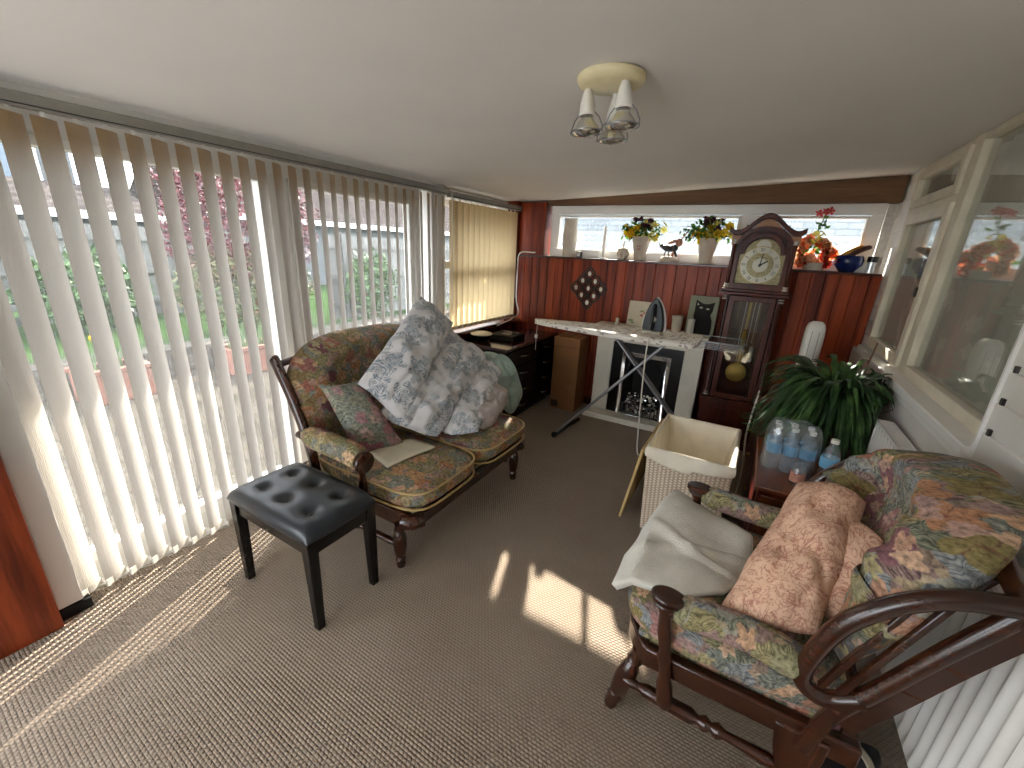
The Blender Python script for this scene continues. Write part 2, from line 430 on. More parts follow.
for nm_ in ('yellow_petal', 'pale_yellow_petal', 'plum_petal', 'orange_petal', 'peach_petal', 'red_petal', 'leaf_green'):
    nt_ = M[nm_].node_tree; pb = nt_.nodes['Principled BSDF']; tr_ = nt_.nodes.new('ShaderNodeBsdfTranslucent'); mx_ = nt_.nodes.new('ShaderNodeMixShader')
    nt_.links.new(pb.inputs['Base Color'].links[0].from_socket, tr_.inputs[0]); mx_.inputs[0].default_value = 0.5
    nt_.links.new(pb.outputs[0], mx_.inputs[1]); nt_.links.new(tr_.outputs[0], mx_.inputs[2]); nt_.links.new(mx_.outputs[0], nt_.nodes['Material Output'].inputs[0])
t = NT('pale_brick'); br = t.node('ShaderNodeTexBrick'); t.put(br.inputs['Vector'], t.comb(t.sep(t.coord())[0], t.sep(t.coord())[2]))
br.inputs['Scale'].default_value = 1.0; br.inputs['Brick Width'].default_value = 0.24; br.inputs['Row Height'].default_value = 0.08; br.inputs['Mortar Size'].default_value = 0.008
br.inputs['Color1'].default_value = lin('#6b7277'); br.inputs['Color2'].default_value = lin('#7a8184'); br.inputs['Mortar'].default_value = lin('#5a6064')
t.set(br.outputs[0], 0.9); M['pale_brick'] = t.m
# ------------------------------------------------------------------ mesh builder
class MB:
    def __init__(s): s.v = []; s.f = []; s.uv = {}; s.mi = {}
    def face(s, idx, uvs=None, mi=0):
        k = len(s.f); s.f.append(idx)
        if uvs: s.uv[k] = uvs
        if mi: s.mi[k] = mi
    def box(s, x0, y0, z0, x1, y1, z1, mi=0, R=None, o=None):
        b = len(s.v)
        for x in (x0, x1):
            for y in (y0, y1):
                for z in (z0, z1):
                    p = Vector((x, y, z))
                    if R is not None: p = R @ p
                    if o is not None: p = p + Vector(o)
                    s.v.append(p)
        dx, dy, dz = x1 - x0, y1 - y0, z1 - z0
        for q, (a, c) in (((0, 1, 3, 2), (dy, dz)), ((4, 6, 7, 5), (dy, dz)), ((0, 4, 5, 1), (dx, dz)), ((2, 3, 7, 6), (dx, dz)), ((0, 2, 6, 4), (dx, dy)), ((1, 5, 7, 3), (dx, dy))):
            if q in ((0, 1, 3, 2), (2, 3, 7, 6)): uv = [(0, 0), (0, c), (a, c), (a, 0)]
            else: uv = [(0, 0), (a, 0), (a, c), (0, c)]
            if q == (0, 2, 6, 4): uv = [(0, 0), (0, c), (a, c), (a, 0)]
            s.face(tuple(b + i for i in q), uv, mi)
        return s
    def bar(s, p0, p1, w, h, up=(0, 0, 1), mi=0):
        p0, p1 = Vector(p0), Vector(p1); d = (p1 - p0); L = d.length; d.normalize()
        side = d.cross(Vector(up))
        if side.length < 1e-4: side = d.cross(Vector((1, 0, 0)))
        side.normalize(); u = side.cross(d)
        R = Matrix((d, side, u)).transposed()
        return s.box(0, -w / 2, -h / 2, L, w / 2, h / 2, mi, R, p0)
    def grid(s, fn, nu, nv, cu=False, cv=False, mi=0, uvf=None):
        b = len(s.v); mu = nu if cu else nu + 1; mv = nv if cv else nv + 1
        for i in range(mu):
            for j in range(mv): s.v.append(Vector(fn(i / nu, j / nv)))
        for i in range(nu):
            for j in range(nv):
                a = b + i * mv + j; c = b + ((i + 1) % mu) * mv + j
                d = b + ((i + 1) % mu) * mv + (j + 1) % mv; e = b + i * mv + (j + 1) % mv
                uv = None
                if uvf: uv = [uvf(i / nu, j / nv), uvf((i + 1) / nu, j / nv), uvf((i + 1) / nu, (j + 1) / nv), uvf(i / nu, (j + 1) / nv)]
                s.face((a, c, d, e), uv, mi)
        return s
    def tube(s, pts, r, n=10, caps=True, mi=0, flat=1.0, up=None):
        P = [Vector(p) for p in pts]; m = len(P)
        rr = [r] * m if isinstance(r, (int, float)) else list(r)
        b = len(s.v); T = []
        for i in range(m):
            d = P[min(i + 1, m - 1)] - P[max(i - 1, 0)]
            T.append(d.normalized() if d.length > 1e-9 else Vector((0, 0, 1)))
        ref = Vector(up) if up else (Vector((0, 0, 1)) if abs(T[0].z) < 0.9 else Vector((1, 0, 0)))
        N = (ref - T[0] * ref.dot(T[0])).normalized()
        acc = 0
        L = [0]
        for i in range(1, m): L.append(L[-1] + (P[i] - P[i - 1]).length)
        for i in range(m):
            N = (N - T[i] * N.dot(T[i]))
            N = N.normalized() if N.length > 1e-6 else T[i].orthogonal().normalized()
            Bn = T[i].cross(N)
            for k in range(n):
                a = 2 * PI * k / n
                s.v.append(P[i] + N * (math.cos(a) * rr[i] * flat) + Bn * (math.sin(a) * rr[i]))
        for i in range(m - 1):
            for k in range(n):
                k2 = (k + 1) % n
                ra = max(rr[i], 0.004) * 2 * PI / n
                s.face((b + i * n + k, b + i * n + k2, b + (i + 1) * n + k2, b + (i + 1) * n + k),
                       [(k * ra, L[i]), ((k + 1) * ra, L[i]), ((k + 1) * ra, L[i + 1]), (k * ra, L[i + 1])], mi)
        if caps:
            s.face(tuple(b + k for k in reversed(range(n))), None, mi)
            s.face(tuple(b + (m - 1) * n + k for k in range(n)), None, mi)
        return s
    def lathe(s, prof, c=(0, 0, 0), n=24, mi=0, axis='z', R=None):
        """prof: [(radius, height)]"""
        b = len(s.v); c = Vector(c); m = len(prof)
        for r, h in prof:
            for k in range(n):
                a = 2 * PI * k / n
                p = Vector((r * math.cos(a), r * math.sin(a), h))
                if axis == 'x': p = Vector((p.z, p.x, p.y))
                elif axis == 'y': p = Vector((p.x, p.z, -p.y))
                if R is not None: p = R @ p
                s.v.append(c + p)
        for i in range(m - 1):
            for k in range(n):
                k2 = (k + 1) % n
                s.face((b + i * n + k, b + i * n + k2, b + (i + 1) * n + k2, b + (i + 1) * n + k), None, mi)
        if prof[0][0] > 1e-5: s.face(tuple(b + k for k in reversed(range(n))), None, mi)
        if prof[-1][0] > 1e-5: s.face(tuple(b + (m - 1) * n + k for k in range(n)), None, mi)
        return s
    def ell(s, c, r, n=14, m=9, mi=0, R=None):
        c = Vector(c); b = len(s.v)
        for i in range(m + 1):
            th = PI * i / m
            for k in range(n):
                a = 2 * PI * k / n
                p = Vector((r[0] * math.sin(th) * math.cos(a), r[1] * math.sin(th) * math.sin(a), -r[2] * math.cos(th)))
                if R is not None: p = R @ p
                s.v.append(c + p)
        for i in range(m):
            for k in range(n):
                k2 = (k + 1) % n
                s.face((b + i * n + k, b + i * n + k2, b + (i + 1) * n + k2, b + (i + 1) * n + k), None, mi)
        return s
    def prism(s, poly, a0, a1, axis='y', mi=0):
        """poly in the plane normal to axis; extruded from a0 to a1"""
        b = len(s.v); n = len(poly)
        for a in (a0, a1):
            for p, q in poly:
                s.v.append(Vector((p, a, q)) if axis == 'y' else Vector((a, p, q)) if axis == 'x' else Vector((p, q, a)))
        s.face(tuple(b + i for i in range(n)), None, mi); s.face(tuple(b + n + i for i in reversed(range(n))), None, mi)
        for i in range(n):
            j = (i + 1) % n
            s.face((b + i, b + n + i, b + n + j, b + j), None, mi)
        return s
    def ring(s, outer, inner, a0, a1, axis='y', mi=0):
        """frame between two outlines with the same number of points"""
        b = len(s.v); n = len(outer)
        def P(p, a): return Vector((p[0], a, p[1])) if axis == 'y' else Vector((a, p[0], p[1])) if axis == 'x' else Vector((p[0], p[1], a))
        for a in (a0, a1):
            for p in outer: s.v.append(P(p, a))
            for p in inner: s.v.append(P(p, a))
        for i in range(n):
            j = (i + 1) % n
            s.face((b + i, b + j, b + n + j, b + n + i), None, mi)
            s.face((b + 2 * n + i, b + 3 * n + i, b + 3 * n + j, b + 2 * n + j), None, mi)
            s.face((b + i, b + 2 * n + i, b + 2 * n + j, b + j), None, mi)
            s.face((b + n + i, b + n + j, b + 3 * n + j, b + 3 * n + i), None, mi)
        return s
    def build(s, name, mat, parent=None, bevel=0.0, sub=0, sharp=42, solid=0.0, fix=True):
        me = bpy.data.meshes.new(name)
        ox, oy, oz = ORG.get(parent.name, (0, 0, 0)) if parent is not None else (0, 0, 0)
        me.from_pydata([(v[0] - ox, v[1] - oy, v[2] - oz) for v in s.v], [], s.f)
        mats = mat if isinstance(mat, (list, tuple)) else [mat]
        for m in mats: me.materials.append(M[m] if isinstance(m, str) else m)
        if s.uv:
            ul = me.uv_layers.new(name='UVMap')
            for k, uvs in s.uv.items():
                p = me.polygons[k]
                for li, uv in zip(p.loop_indices, uvs): ul.data[li].uv = uv
        for k, mi in s.mi.items(): me.polygons[k].material_index = mi
        if fix:
            bm = bmesh.new(); bm.from_mesh(me)
            bmesh.ops.recalc_face_normals(bm, faces=bm.faces)
            bm.to_mesh(me); bm.free()
        me.polygons.foreach_set('use_smooth', [True] * len(me.polygons))
        me.set_sharp_from_angle(angle=math.radians(sharp))
        o = bpy.data.objects.new(name, me); COL.objects.link(o)
        if parent is not None:
            o.parent = parent
            ORG[o.name] = (ox, oy, oz)
        if bevel:
            b = o.modifiers.new('bevel', 'BEVEL'); b.width = bevel; b.segments = 2; b.limit_method = 'ANGLE'; b.angle_limit = math.radians(40)
        if solid:
            b = o.modifiers.new('solid', 'SOLIDIFY'); b.thickness = solid; b.offset = 0
        if sub:
            b = o.modifiers.new('sub', 'SUBSURF'); b.levels = sub; b.render_levels = sub
        return o

ORG = {}          # world origin of every thing built in world coordinates
def thing(name, label, cat, loc=(0, 0, 0), group=None):
    o = bpy.data.objects.new(name, None); COL.objects.link(o); o.location = loc
    o.empty_display_size = 0.05
    o['label'] = label; o['category'] = cat
    if group: o['group'] = group
    ORG[o.name] = tuple(loc); return o
def tag(o, label, cat, group=None):
    o['label'] = label; o['category'] = cat
    if group: o['group'] = group
    return o
def struct(o):
    o['kind'] = 'structure'; return o
def lerp(a, b, t): return a + (b - a) * t
def bez(p, n=16):
    """Catmull-Rom through the points"""
    P = [Vector(q) for q in p]; P = [P[0] * 2 - P[1]] + P + [P[-1] * 2 - P[-2]]; out = []
    for i in range(1, len(P) - 2):
        for k in range(n):
            t = k / n; a, b, c, d = P[i - 1], P[i], P[i + 1], P[i + 2]
            out.append(0.5 * ((2 * b) + (c - a) * t + (2 * a - 5 * b + 4 * c - d) * t * t + (3 * b - a - 3 * c + d) * t ** 3))
    out.append(P[-2]); return out
def nz(x, y, z=0.0, s=1.0): return noise.noise(Vector((x * s, y * s, z * s)))

def pillow(mb, corners, thick, wr=0.0, seed=0.0, n=26, pinch=0.06, pw=2.4, sag=None, uvs=None, bulge=0.0, grow=1.0, crease=0.0, rnd_=0.0):
    """stuffed cushion or folded bedding between four corner points"""
    A, B_, C, D = [Vector(c) for c in corners]
    nrm = (B_ - A).cross(D - A).normalized()
    W = (B_ - A).length; H = (D - A).length
    ctr = (A + B_ + C + D) / 4
    A, B_, C, D = [ctr + (q - ctr) * grow for q in (A, B_, C, D)]
    def base(u, v):
        p = A * (1 - u) * (1 - v) + B_ * u * (1 - v) + C * u * v + D * (1 - u) * v
        x, y = 2 * u - 1, 2 * v - 1
        if rnd_:
            xr, yr = x * math.sqrt(1 - y * y / 2), y * math.sqrt(1 - x * x / 2); xr, yr = lerp(x, xr, rnd_), lerp(y, yr, rnd_)
            uu, vv = (xr + 1) / 2, (yr + 1) / 2
            p = A * (1 - uu) * (1 - vv) + B_ * uu * (1 - vv) + C * uu * vv + D * (1 - uu) * vv
        pin = 1 - pinch * (1 - abs(x) ** 2) * abs(y) ** 3 - pinch * (1 - abs(y) ** 2) * abs(x) ** 3
        p = ctr + (p - ctr) * pin
        ed = max(abs(x), abs(y)) ** 3
        p = p + (p - ctr).normalized() * (wr * 1.1 * ed * noise.noise(p * 7 + Vector((seed, 0, 0))))
        if bulge: p = p + nrm * bulge * (1 - x * x) * (1 - y * y)
        if sag: p = p + Vector(sag) * (1 - x * x) * (1 - y * y)
        return p
    def side(sg):
        def fn(u, v):
            x, y = 2 * u - 1, 2 * v - 1
            t = ((1 - abs(x) ** pw) * (1 - abs(y) ** pw)) ** 0.62
            p = base(u, v)
            e = min(1.0, t * 2.2)
            w = (nz(p.x + seed, p.y, p.z, 9) + 0.6 * nz(p.x, p.y + seed, p.z, 21)) * wr * e
            w2 = nz(p.x + seed, p.y, p.z + 3, 6) * wr * 0.7
            if crease:
                q = u * .8 + v * .35 + .18 * noise.noise(Vector((u * 2.2 + seed, v * 2.2, seed)))
                rdg = 1 - abs(2 * ((q * 3.1 + seed) % 1.0) - 1); q2 = v * .9 - u * .3 + .2 * noise.noise(Vector((u * 3 + seed, v * 3, 4)))
                r2 = 1 - abs(2 * ((q2 * 2.3 + seed) % 1.0) - 1)
                w += crease * e * (rdg ** 3 + .7 * r2 ** 4 - .4)
            return p + nrm * (sg * thick / 2 * t + w + w2)
        return fn
    uf = lambda u, v: (u * W + seed, v * H + seed)
    mb.grid(side(1), n, n, uvf=uf); mb.grid(side(-1), n, n, uvf=uf)
    return mb

def weld(o, d=0.0008):
    bm = bmesh.new(); bm.from_mesh(o.data); bmesh.ops.remove_doubles(bm, verts=bm.verts, dist=d)
    bmesh.ops.recalc_face_normals(bm, faces=bm.faces); bm.to_mesh(o.data); bm.free()
    o.data.polygons.foreach_set('use_smooth', [True] * len(o.data.polygons))
    return o

def turned(mb, p0, p1, prof, n=14):
    """turned wood between two points; prof = [(t, radius)]"""
    p0, p1 = Vector(p0), Vector(p1)
    mb.tube([p0.lerp(p1, t) for t, r in prof], [r for t, r in prof], n)
    return mb

# ================================================================== THE ROOM
LX = -2.25          # inner face of the left wall
RX = 0.70           # inner face of the right wall below the sill
BY = 3.93           # face of the boarded back wall
YB = -1.7           # wall behind the camera
def ceil_z(x): return 1.945 + 0.048 * (x + 2.25)

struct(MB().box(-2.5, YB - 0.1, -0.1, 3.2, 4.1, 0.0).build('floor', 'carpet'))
m = MB()
pr = [(-2.78, ceil_z(-2.78)), (3.3, ceil_z(3.3)), (3.3, ceil_z(3.3) + 0.12), (-2.78, ceil_z(-2.78) + 0.12)]
m.prism([(x, z) for x, z in pr], YB - 0.1, 4.36, 'y')
struct(m.build('ceiling', 'ceiling_paint'))
m = MB()
m.box(-2.82, YB - 0.1, 1.86, -2.78, 4.40, 2.06); m.box(-2.78, 4.36, 1.90, 1.3, 4.40, 2.12)
struct(m.build('trim_1', 'white_upvc'))
# wall behind the camera
m = MB(); m.box(-2.4, YB - 0.1, 0, -2.0, YB, 2.4); m.box(-.5, YB - 0.1, 0, 3.2, YB, 2.4)
struct(m.build('wall_behind', 'ceiling_paint'))
# left wall: low wall and boarding under the corner window, posts
m = MB(); m.box(-2.40, 2.78, -0.2, LX, 4.05, 0.78); m.box(-2.40, 3.87, 0.78, LX + 0.03, 4.05, 2.0)
struct(m.build('wall_left', 'post_wood'))
m = MB(); m.box(-2.42, YB, -0.2, -2.30, -1.5, 2.0); m.box(-2.42, -.02, -0.2, -2.30, 0.23, 2.0)
struct(m.build('wall_left_near', 'ceiling_paint'))
m = MB(); m.box(-2.30, -0.12, 0, -2.105, 0.04, 1.925); m.box(-2.30, 0.055, 0, -2.105, 0.232, 1.925)
struct(m.build('trim_2', 'post_wood', bevel=0.004))
m = MB(); m.box(-2.42, 2.64, -0.1, -2.26, 2.785, 1.94)
struct(m.build('trim_3', 'white_upvc', bevel=0.003))
m = MB(); m.box(-2.29, 0.236, 0.05, -2.15, 0.31, 1.78)
struct(m.build('trim_4', 'white_upvc', bevel=0.004))
m = MB(); m.box(-2.29, 0.236, 0.0, -2.145, 0.33, 0.045)
struct(m.build('trim_5', 'black_matte'))
# sill under the corner window
struct(MB().box(-2.36, 2.80, 0.765, -2.13, 3.90, 0.79).build('trim_6', 'sill_wood', bevel=0.004))
# threshold of the doors
struct(MB().box(-2.44, 0.2, -0.1, -2.24, 2.66, 0.012).build('trim_7', 'white_upvc'))

def glazing(name, x0, x1, ypairs, z0, z1, fr, rails=(), mat='white_upvc', gmat='window_glass', axis='x'):
    """framed glazing in a plane of constant x (or y); panes between the given pairs"""
    ya, yb = ypairs[0][0] - fr, ypairs[-1][1] + fr
    m = MB()
    def bx(a0, a1, c0, c1, d0=x0, d1=x1):
        if axis == 'x': m.box(d0, a0, c0, d1, a1, c1)
        else: m.box(a0, d0, c0, a1, d1, c1)
    bx(ya, yb, z1 - fr, z1); bx(ya, yb, z0, z0 + fr)
    e = [ya] + [v for p in ypairs for v in p] + [yb]
    for i in range(0, len(e), 2): bx(e[i], e[i + 1], z0 + fr, z1 - fr)
    for z in rails:
        for p in ypairs: bx(p[0], p[1], z - 0.03, z + 0.03)
    o = struct(m.build(name, mat, bevel=0.004))
    g = MB(); xm = (x0 + x1) / 2
    for p in ypairs:
        if axis == 'x': g.box(xm - 0.003, p[0], z0 + fr, xm + 0.003, p[1], z1 - fr)
        else: g.box(p[0], xm - 0.003, z0 + fr, p[1], xm + 0.003, z1 - fr)
    gl = g.build('pane', gmat, o)
    return o
win = glazing('door_1', -2.36, -2.29, [(0.33, 1.37), (1.50, 2.44)], 0.012, 1.90, 0.10)
glazing('door_added', -1.79, -1.72, [(-1.9, -0.6)], 0.0, 1.95, 0.10, axis='y')  # unseen glazed door, added behind the camera to brighten the room
glazing('window_added_left', -2.36, -2.30, [(-1.42, -.10)], 0.0, 1.93, 0.08)  # added glazing out of view, lets more daylight into the near end
m = MB()                      # inner sash frames of the sliding doors
for a, b in ((0.33, 1.37), (1.50, 2.44)):
    m.box(-2.34, a, 0.11, -2.275, a + 0.03, 1.80); m.box(-2.34, b - 0.03, 0.11, -2.275, b, 1.80)
    m.box(-2.34, a + 0.03, 1.765, -2.275, b - 0.03, 1.80); m.box(-2.34, a + 0.03, 0.11, -2.275, b - 0.03, 0.16)
m.build('sash', 'white_upvc', win, bevel=0.003)
m = MB(); m.box(-2.29, 0.2, 1.90, -2.25, 2.64, 1.945); m.box(-2.36, 0.2, 1.9, -2.29, 2.64, 1.96)
struct(m.build('trim_8', 'white_upvc'))
glazing('window_1', -2.38, -2.31, [(2.86, 3.80)], 0.79, 1.93, 0.055, rails=(1.34,))
# back wall boards with V grooves and the cap shelf
m = MB(); w = 0.088; x = -2.22
m.box(-2.25, BY + 0.006, 0, RX + 0.05, 4.08, 1.425)
while x < RX + 0.04:
    x1 = min(x + w, RX + 0.045); g = 0.004
    b = len(m.v)
    for (xx, yy) in ((x, BY + 0.006), (x + g, BY), (x1 - g, BY), (x1, BY + 0.006)):
        for z in (0.0, 1.425): m.v.append(Vector((xx, yy, z)))
    for i in range(3): m.face((b + 2 * i, b + 2 * i + 2, b + 2 * i + 3, b + 2 * i + 1))
    x = x1
bw = struct(m.build('wall_back', 'panel_boards', fix=False))
struct(MB().box(-2.22, 3.905, 1.425, 0.738, 4.10, 1.443).build('trim_9', 'cap_wood', bevel=0.004))
# red boxed post left of the back window
m = MB(); m.box(-2.25, 3.95, 1.443, -1.935, 4.10, 1.94)
struct(m.build('trim_10', 'panel_boards', bevel=0.003))
# back window
bwin = glazing('window_2', 4.03, 4.10, [(-1.83, -0.22), (-0.10, 0.60)], 1.443, 1.915, 0.075, axis='y')
m = MB()
for a, b in ((-1.83, -0.22), (-0.10, 0.60)):
    ZB, ZT = 1.53, 1.83
    m.box(a, 4.015, ZB, a + 0.022, 4.08, ZT); m.box(b - 0.022, 4.015, ZB, b, 4.08, ZT)
    m.box(a + 0.022, 4.015, ZT - 0.018, b - 0.022, 4.08, ZT)
m.build('sash', 'white_upvc', bwin, bevel=0.003)
# sloping beam above the back window
m = MB(); m.prism([(-1.95, 1.917), (0.735, 1.917), (0.735, ceil_z(0.735) - 0.002), (-1.95, ceil_z(-1.95) - 0.002)], 3.99, 4.10, 'y')
struct(m.build('trim_11', 'beam_wood'))
m = MB(); m.prism([(-2.4, 1.93), (3.2, 2.18), (3.2, 2.3), (-2.4, 2.1)], 4.10, 4.16, 'y'); m.box(0.69, 4.10, -0.1, 3.2, 4.2, 2.3)
m.box(-2.4, 4.08, -0.2, 0.7, 4.16, 1.443)
struct(m.build('wall_back_outer', 'brick_white'))

# right wall: shiplap boards (grooves in the mesh), sill, inner window
def boards_x(m, xf, xb, y0, y1, z0, z1, pitch=0.1, g=0.004, ztop=None):
    """horizontal boards facing -x"""
    z = z0
    m.box(xf + 0.005, y0, z0, xb, y1, z1)
    while z < z1 - 1e-4:
        zz = min(z + pitch, z1); b = len(m.v)
        for (xx, zc) in ((xf + 0.005, z), (xf, z + g), (xf, zz - g), (xf + 0.005, zz)):
            for y in (y0, y1): m.v.append(Vector((xx, y, zc)))
        for i in range(3): m.face((b + 2 * i, b + 2 * i + 1, b + 2 * i + 3, b + 2 * i + 2))
        z = zz
m = MB()
boards_x(m, RX, 0.85, YB, 4.1, 0.0, 0.92)
boards_x(m, RX, 0.85, YB, 1.795, 0.92, ceil_z(RX) - 0.003)
boards_x(m, 0.745, 0.85, 3.80, 4.1, 0.92, ceil_z(0.75) - 0.003)
m.box(0.85, 3.80, 0, 0.95, 4.1, 2.12)
m.box(0.85, YB, 0, 0.95, 1.795, 2.12); m.box(0.85, YB, 0, 0.95, 4.1, 0.92)
struct(m.build('wall_right', 'white_boards', fix=False))
m = MB(); m.box(0.672, 1.80, 0.918, 0.87, 3.46, 0.958); m.box(0.70, 3.46, 0.918, 0.87, 3.80, 0.958)
m.box(0.688, 1.80, 0.885, 0.70, 3.46, 0.918)
struct(m.build('trim_12', 'white_upvc', bevel=0.005))
m = MB(); m.box(0.690, 1.79, 0.93, 0.75, 1.80, ceil_z(.7) - .003)
struct(m.build('trim_13', 'white_upvc'))
# little dark clips on the near boards
for z in (1.02, 1.12, 1.22):
    struct(MB().box(0.692, 1.74, z, 0.70, 1.755, z + 0.02).build('trim_%d' % int(14 + (z - 1.02) * 10 + .5), 'rail_slot'))
CZ = ceil_z(0.76)
m = MB()
X0, X1 = 0.745, 0.80
def fr(y0, z0, y1, z1, a=X0, b=X1): m.box(a, y0, z0, b, y1, z1)
fr(3.72, 0.958, 3.80, CZ); fr(2.86, 0.958, 2.97, CZ); fr(1.80, 0.958, 1.84, CZ)
fr(1.84, 0.958, 2.86, 1.01); fr(2.97, 0.958, 3.72, 1.01); fr(1.84, CZ - 0.035, 2.86, CZ - 0.004); fr(2.97, CZ - 0.035, 3.72, CZ - 0.004); fr(2.97, 1.80, 3.72, 1.85)
f1 = struct(m.build('window_3', 'cream_frame', bevel=0.004))
def leaf(y0, z0, y1, z1, w, nm):
    k = MB(); a, b = 0.728, 0.775
    k.box(a, y0, z0, b, y0 + w, z1); k.box(a, y1 - w, z0, b, y1, z1)
    k.box(a, y0 + w, z0, b, y1 - w, z0 + w); k.box(a, y0 + w, z1 - w, b, y1 - w, z1)
    o = k.build(nm, 'cream_frame', f1, bevel=0.005)
    MB().box(0.757, y0 + w, z0 + w, 0.762, y1 - w, z1 - w).build('pane', 'inner_glass', o)
    return o
cas = leaf(2.96, 0.975, 3.73, 1.81, 0.062, 'casement')
leaf(2.96, 1.845, 3.73, CZ - 0.03, 0.05, 'fanlight')
MB().box(0.775, 1.84, 1.01, 0.781, 2.86, CZ - 0.035).build('pane', 'inner_glass', f1)
m = MB(); m.box(0.715, 3.0, 1.35, 0.73, 3.02, 1.40); m.build('casement_stay', 'dark_metal', cas)
# net curtain and the dim room beyond the inner window
m = MB()
m.grid(lambda u, v: (0.90 + 0.018 * math.sin(u * 60) + 0.01 * math.sin(u * 23 + 1), 1.7 + u * 2.2, 0.9 + v * 1.3), 240, 6)
tag(m.build('net_curtain', 'net_curtain', fix=False), 'grey patterned net curtain hanging behind the inner window glass', 'curtain')
m = MB(); m.box(3.2, YB, 0, 3.3, 4.1, .7); m.box(3.2, 3.6, .7, 3.3, 4.1, 2.4); m.box(3.2, YB, .7, 3.3, -1.2, 2.4)
struct(m.build('wall_right_far', 'curtain_room'))
glazing('window_added_far', 3.22, 3.28, [(-1.1, 1.15), (1.25, 3.5)], 0.7, 2.2, 0.08)  # added window in the unseen room, to light the net curtain from behind

# ------------------------------------------------------------------ baseboard of the back wall
struct(MB().box(-2.2, 3.905, 0.0, 0.69, 3.93, 0.08).build('baseboard_back', 'cap_wood', bevel=0.003))

# ================================================================== OUTSIDE
struct(MB().box(-30, -12, -0.5, -2.42, 30, -0.12).build('ground', 'lawn'))
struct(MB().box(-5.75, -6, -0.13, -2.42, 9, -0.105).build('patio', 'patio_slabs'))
m = MB(); m.box(-6.0, -4, -0.2, -5.72, 2.9, 0.22); m.box(-6.0, 2.9, -0.2, -5.55, 7.5, 0.16)
tag(m.build('stone_wall', 'garden_stone', bevel=0.02), 'low grey stone retaining wall at the back of the patio', 'wall')
struct(MB().box(-14, -8, -0.2, -6.0, 12, 0.12).build('lawn_bank', 'lawn'))
def fence(x, y0, y1, zt, label, z0=0.0):
    t = thing('garden_fence', label, 'fence', (x, (y0 + y1) / 2, z0))
    MB().box(x - 0.02, y0, z0, x, y1, zt).build('fence_panel', 'fence_wood', t)
    for z in (z0 + 0.35, (z0 + zt) / 2 + .05, zt - 0.22): MB().box(x, y0, z, x + 0.05, y1, z + 0.07).build('rail', 'fence_wood', t)
    y = y0 + 0.3
    while y < y1:
        MB().box(x - 0.02, y, z0, x + 0.08, y + 0.09, zt + 0.04).build('post', 'fence_wood', t); y += 1.83
    return t
fence(-9.0, -6.0, 4.9, 1.56, 'weathered grey board fence behind the lawn and green shrubs')
fence(-6.6, 4.9, 12.0, 1.58, 'close grey board fence seen through the right-hand door pane')
# neighbouring houses
def house(cx, cy, wx, wy, ez, rz, label, wins=(), ridge='y', wall='house_render'):
    t = thing('house', label, 'house', (cx, cy, 0))
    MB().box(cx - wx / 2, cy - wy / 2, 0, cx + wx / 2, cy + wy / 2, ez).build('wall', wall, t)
    m = MB(); e = 0.35
    if ridge == 'y': m.prism([(cx - wx / 2 - e, ez - .05), (cx + wx / 2 + e, ez - .05), (cx, rz)], cy - wy / 2 - e, cy + wy / 2 + e, 'y')
    else: m.prism([(cy - wy / 2 - e, ez - .05), (cy + wy / 2 + e, ez - .05), (cy, rz)], cx - wx / 2 - e, cx + wx / 2 + e, 'x')
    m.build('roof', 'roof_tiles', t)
    MB().box(cx + wx / 2 + e - .02, cy - wy / 2 - e, ez - .17, cx + wx / 2 + e + .06, cy + wy / 2 + e, ez - .03).build('gutter', 'white_upvc', t)
    for (y0, y1, z0, z1) in wins:
        f = MB().box(cx + wx / 2, y0, z0, cx + wx / 2 + 0.06, y1, z1).build('window', 'white_upvc', t)
        n = max(1, int((y1 - y0) / 0.9)); w = (y1 - y0) / n
        k = MB()
        for i in range(n): k.box(cx + wx / 2 + .06, y0 + i * w + .08, z0 + .1, cx + wx / 2 + .075, y0 + (i + 1) * w - .08, z1 - .1)
        k.build('pane', 'window_dark', f)
    return t
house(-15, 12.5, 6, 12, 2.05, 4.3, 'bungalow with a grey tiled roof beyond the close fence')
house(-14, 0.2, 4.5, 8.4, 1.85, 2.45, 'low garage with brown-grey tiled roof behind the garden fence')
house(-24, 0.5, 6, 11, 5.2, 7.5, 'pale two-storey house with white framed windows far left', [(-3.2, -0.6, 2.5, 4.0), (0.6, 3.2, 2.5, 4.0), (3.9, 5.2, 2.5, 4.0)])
# white garden wall behind the back window
m = MB(); m.box(-3.4, 7.0, -0.2, 5, 7.2, 2.2)
tag(m.build('garden_wall', 'pale_brick'), 'pale grey brick garden wall outside the back window', 'wall')
struct(MB().box(-2.42, 4.2, -0.5, 6, 7.0, -0.12).build('ground_back', 'patio_slabs'))

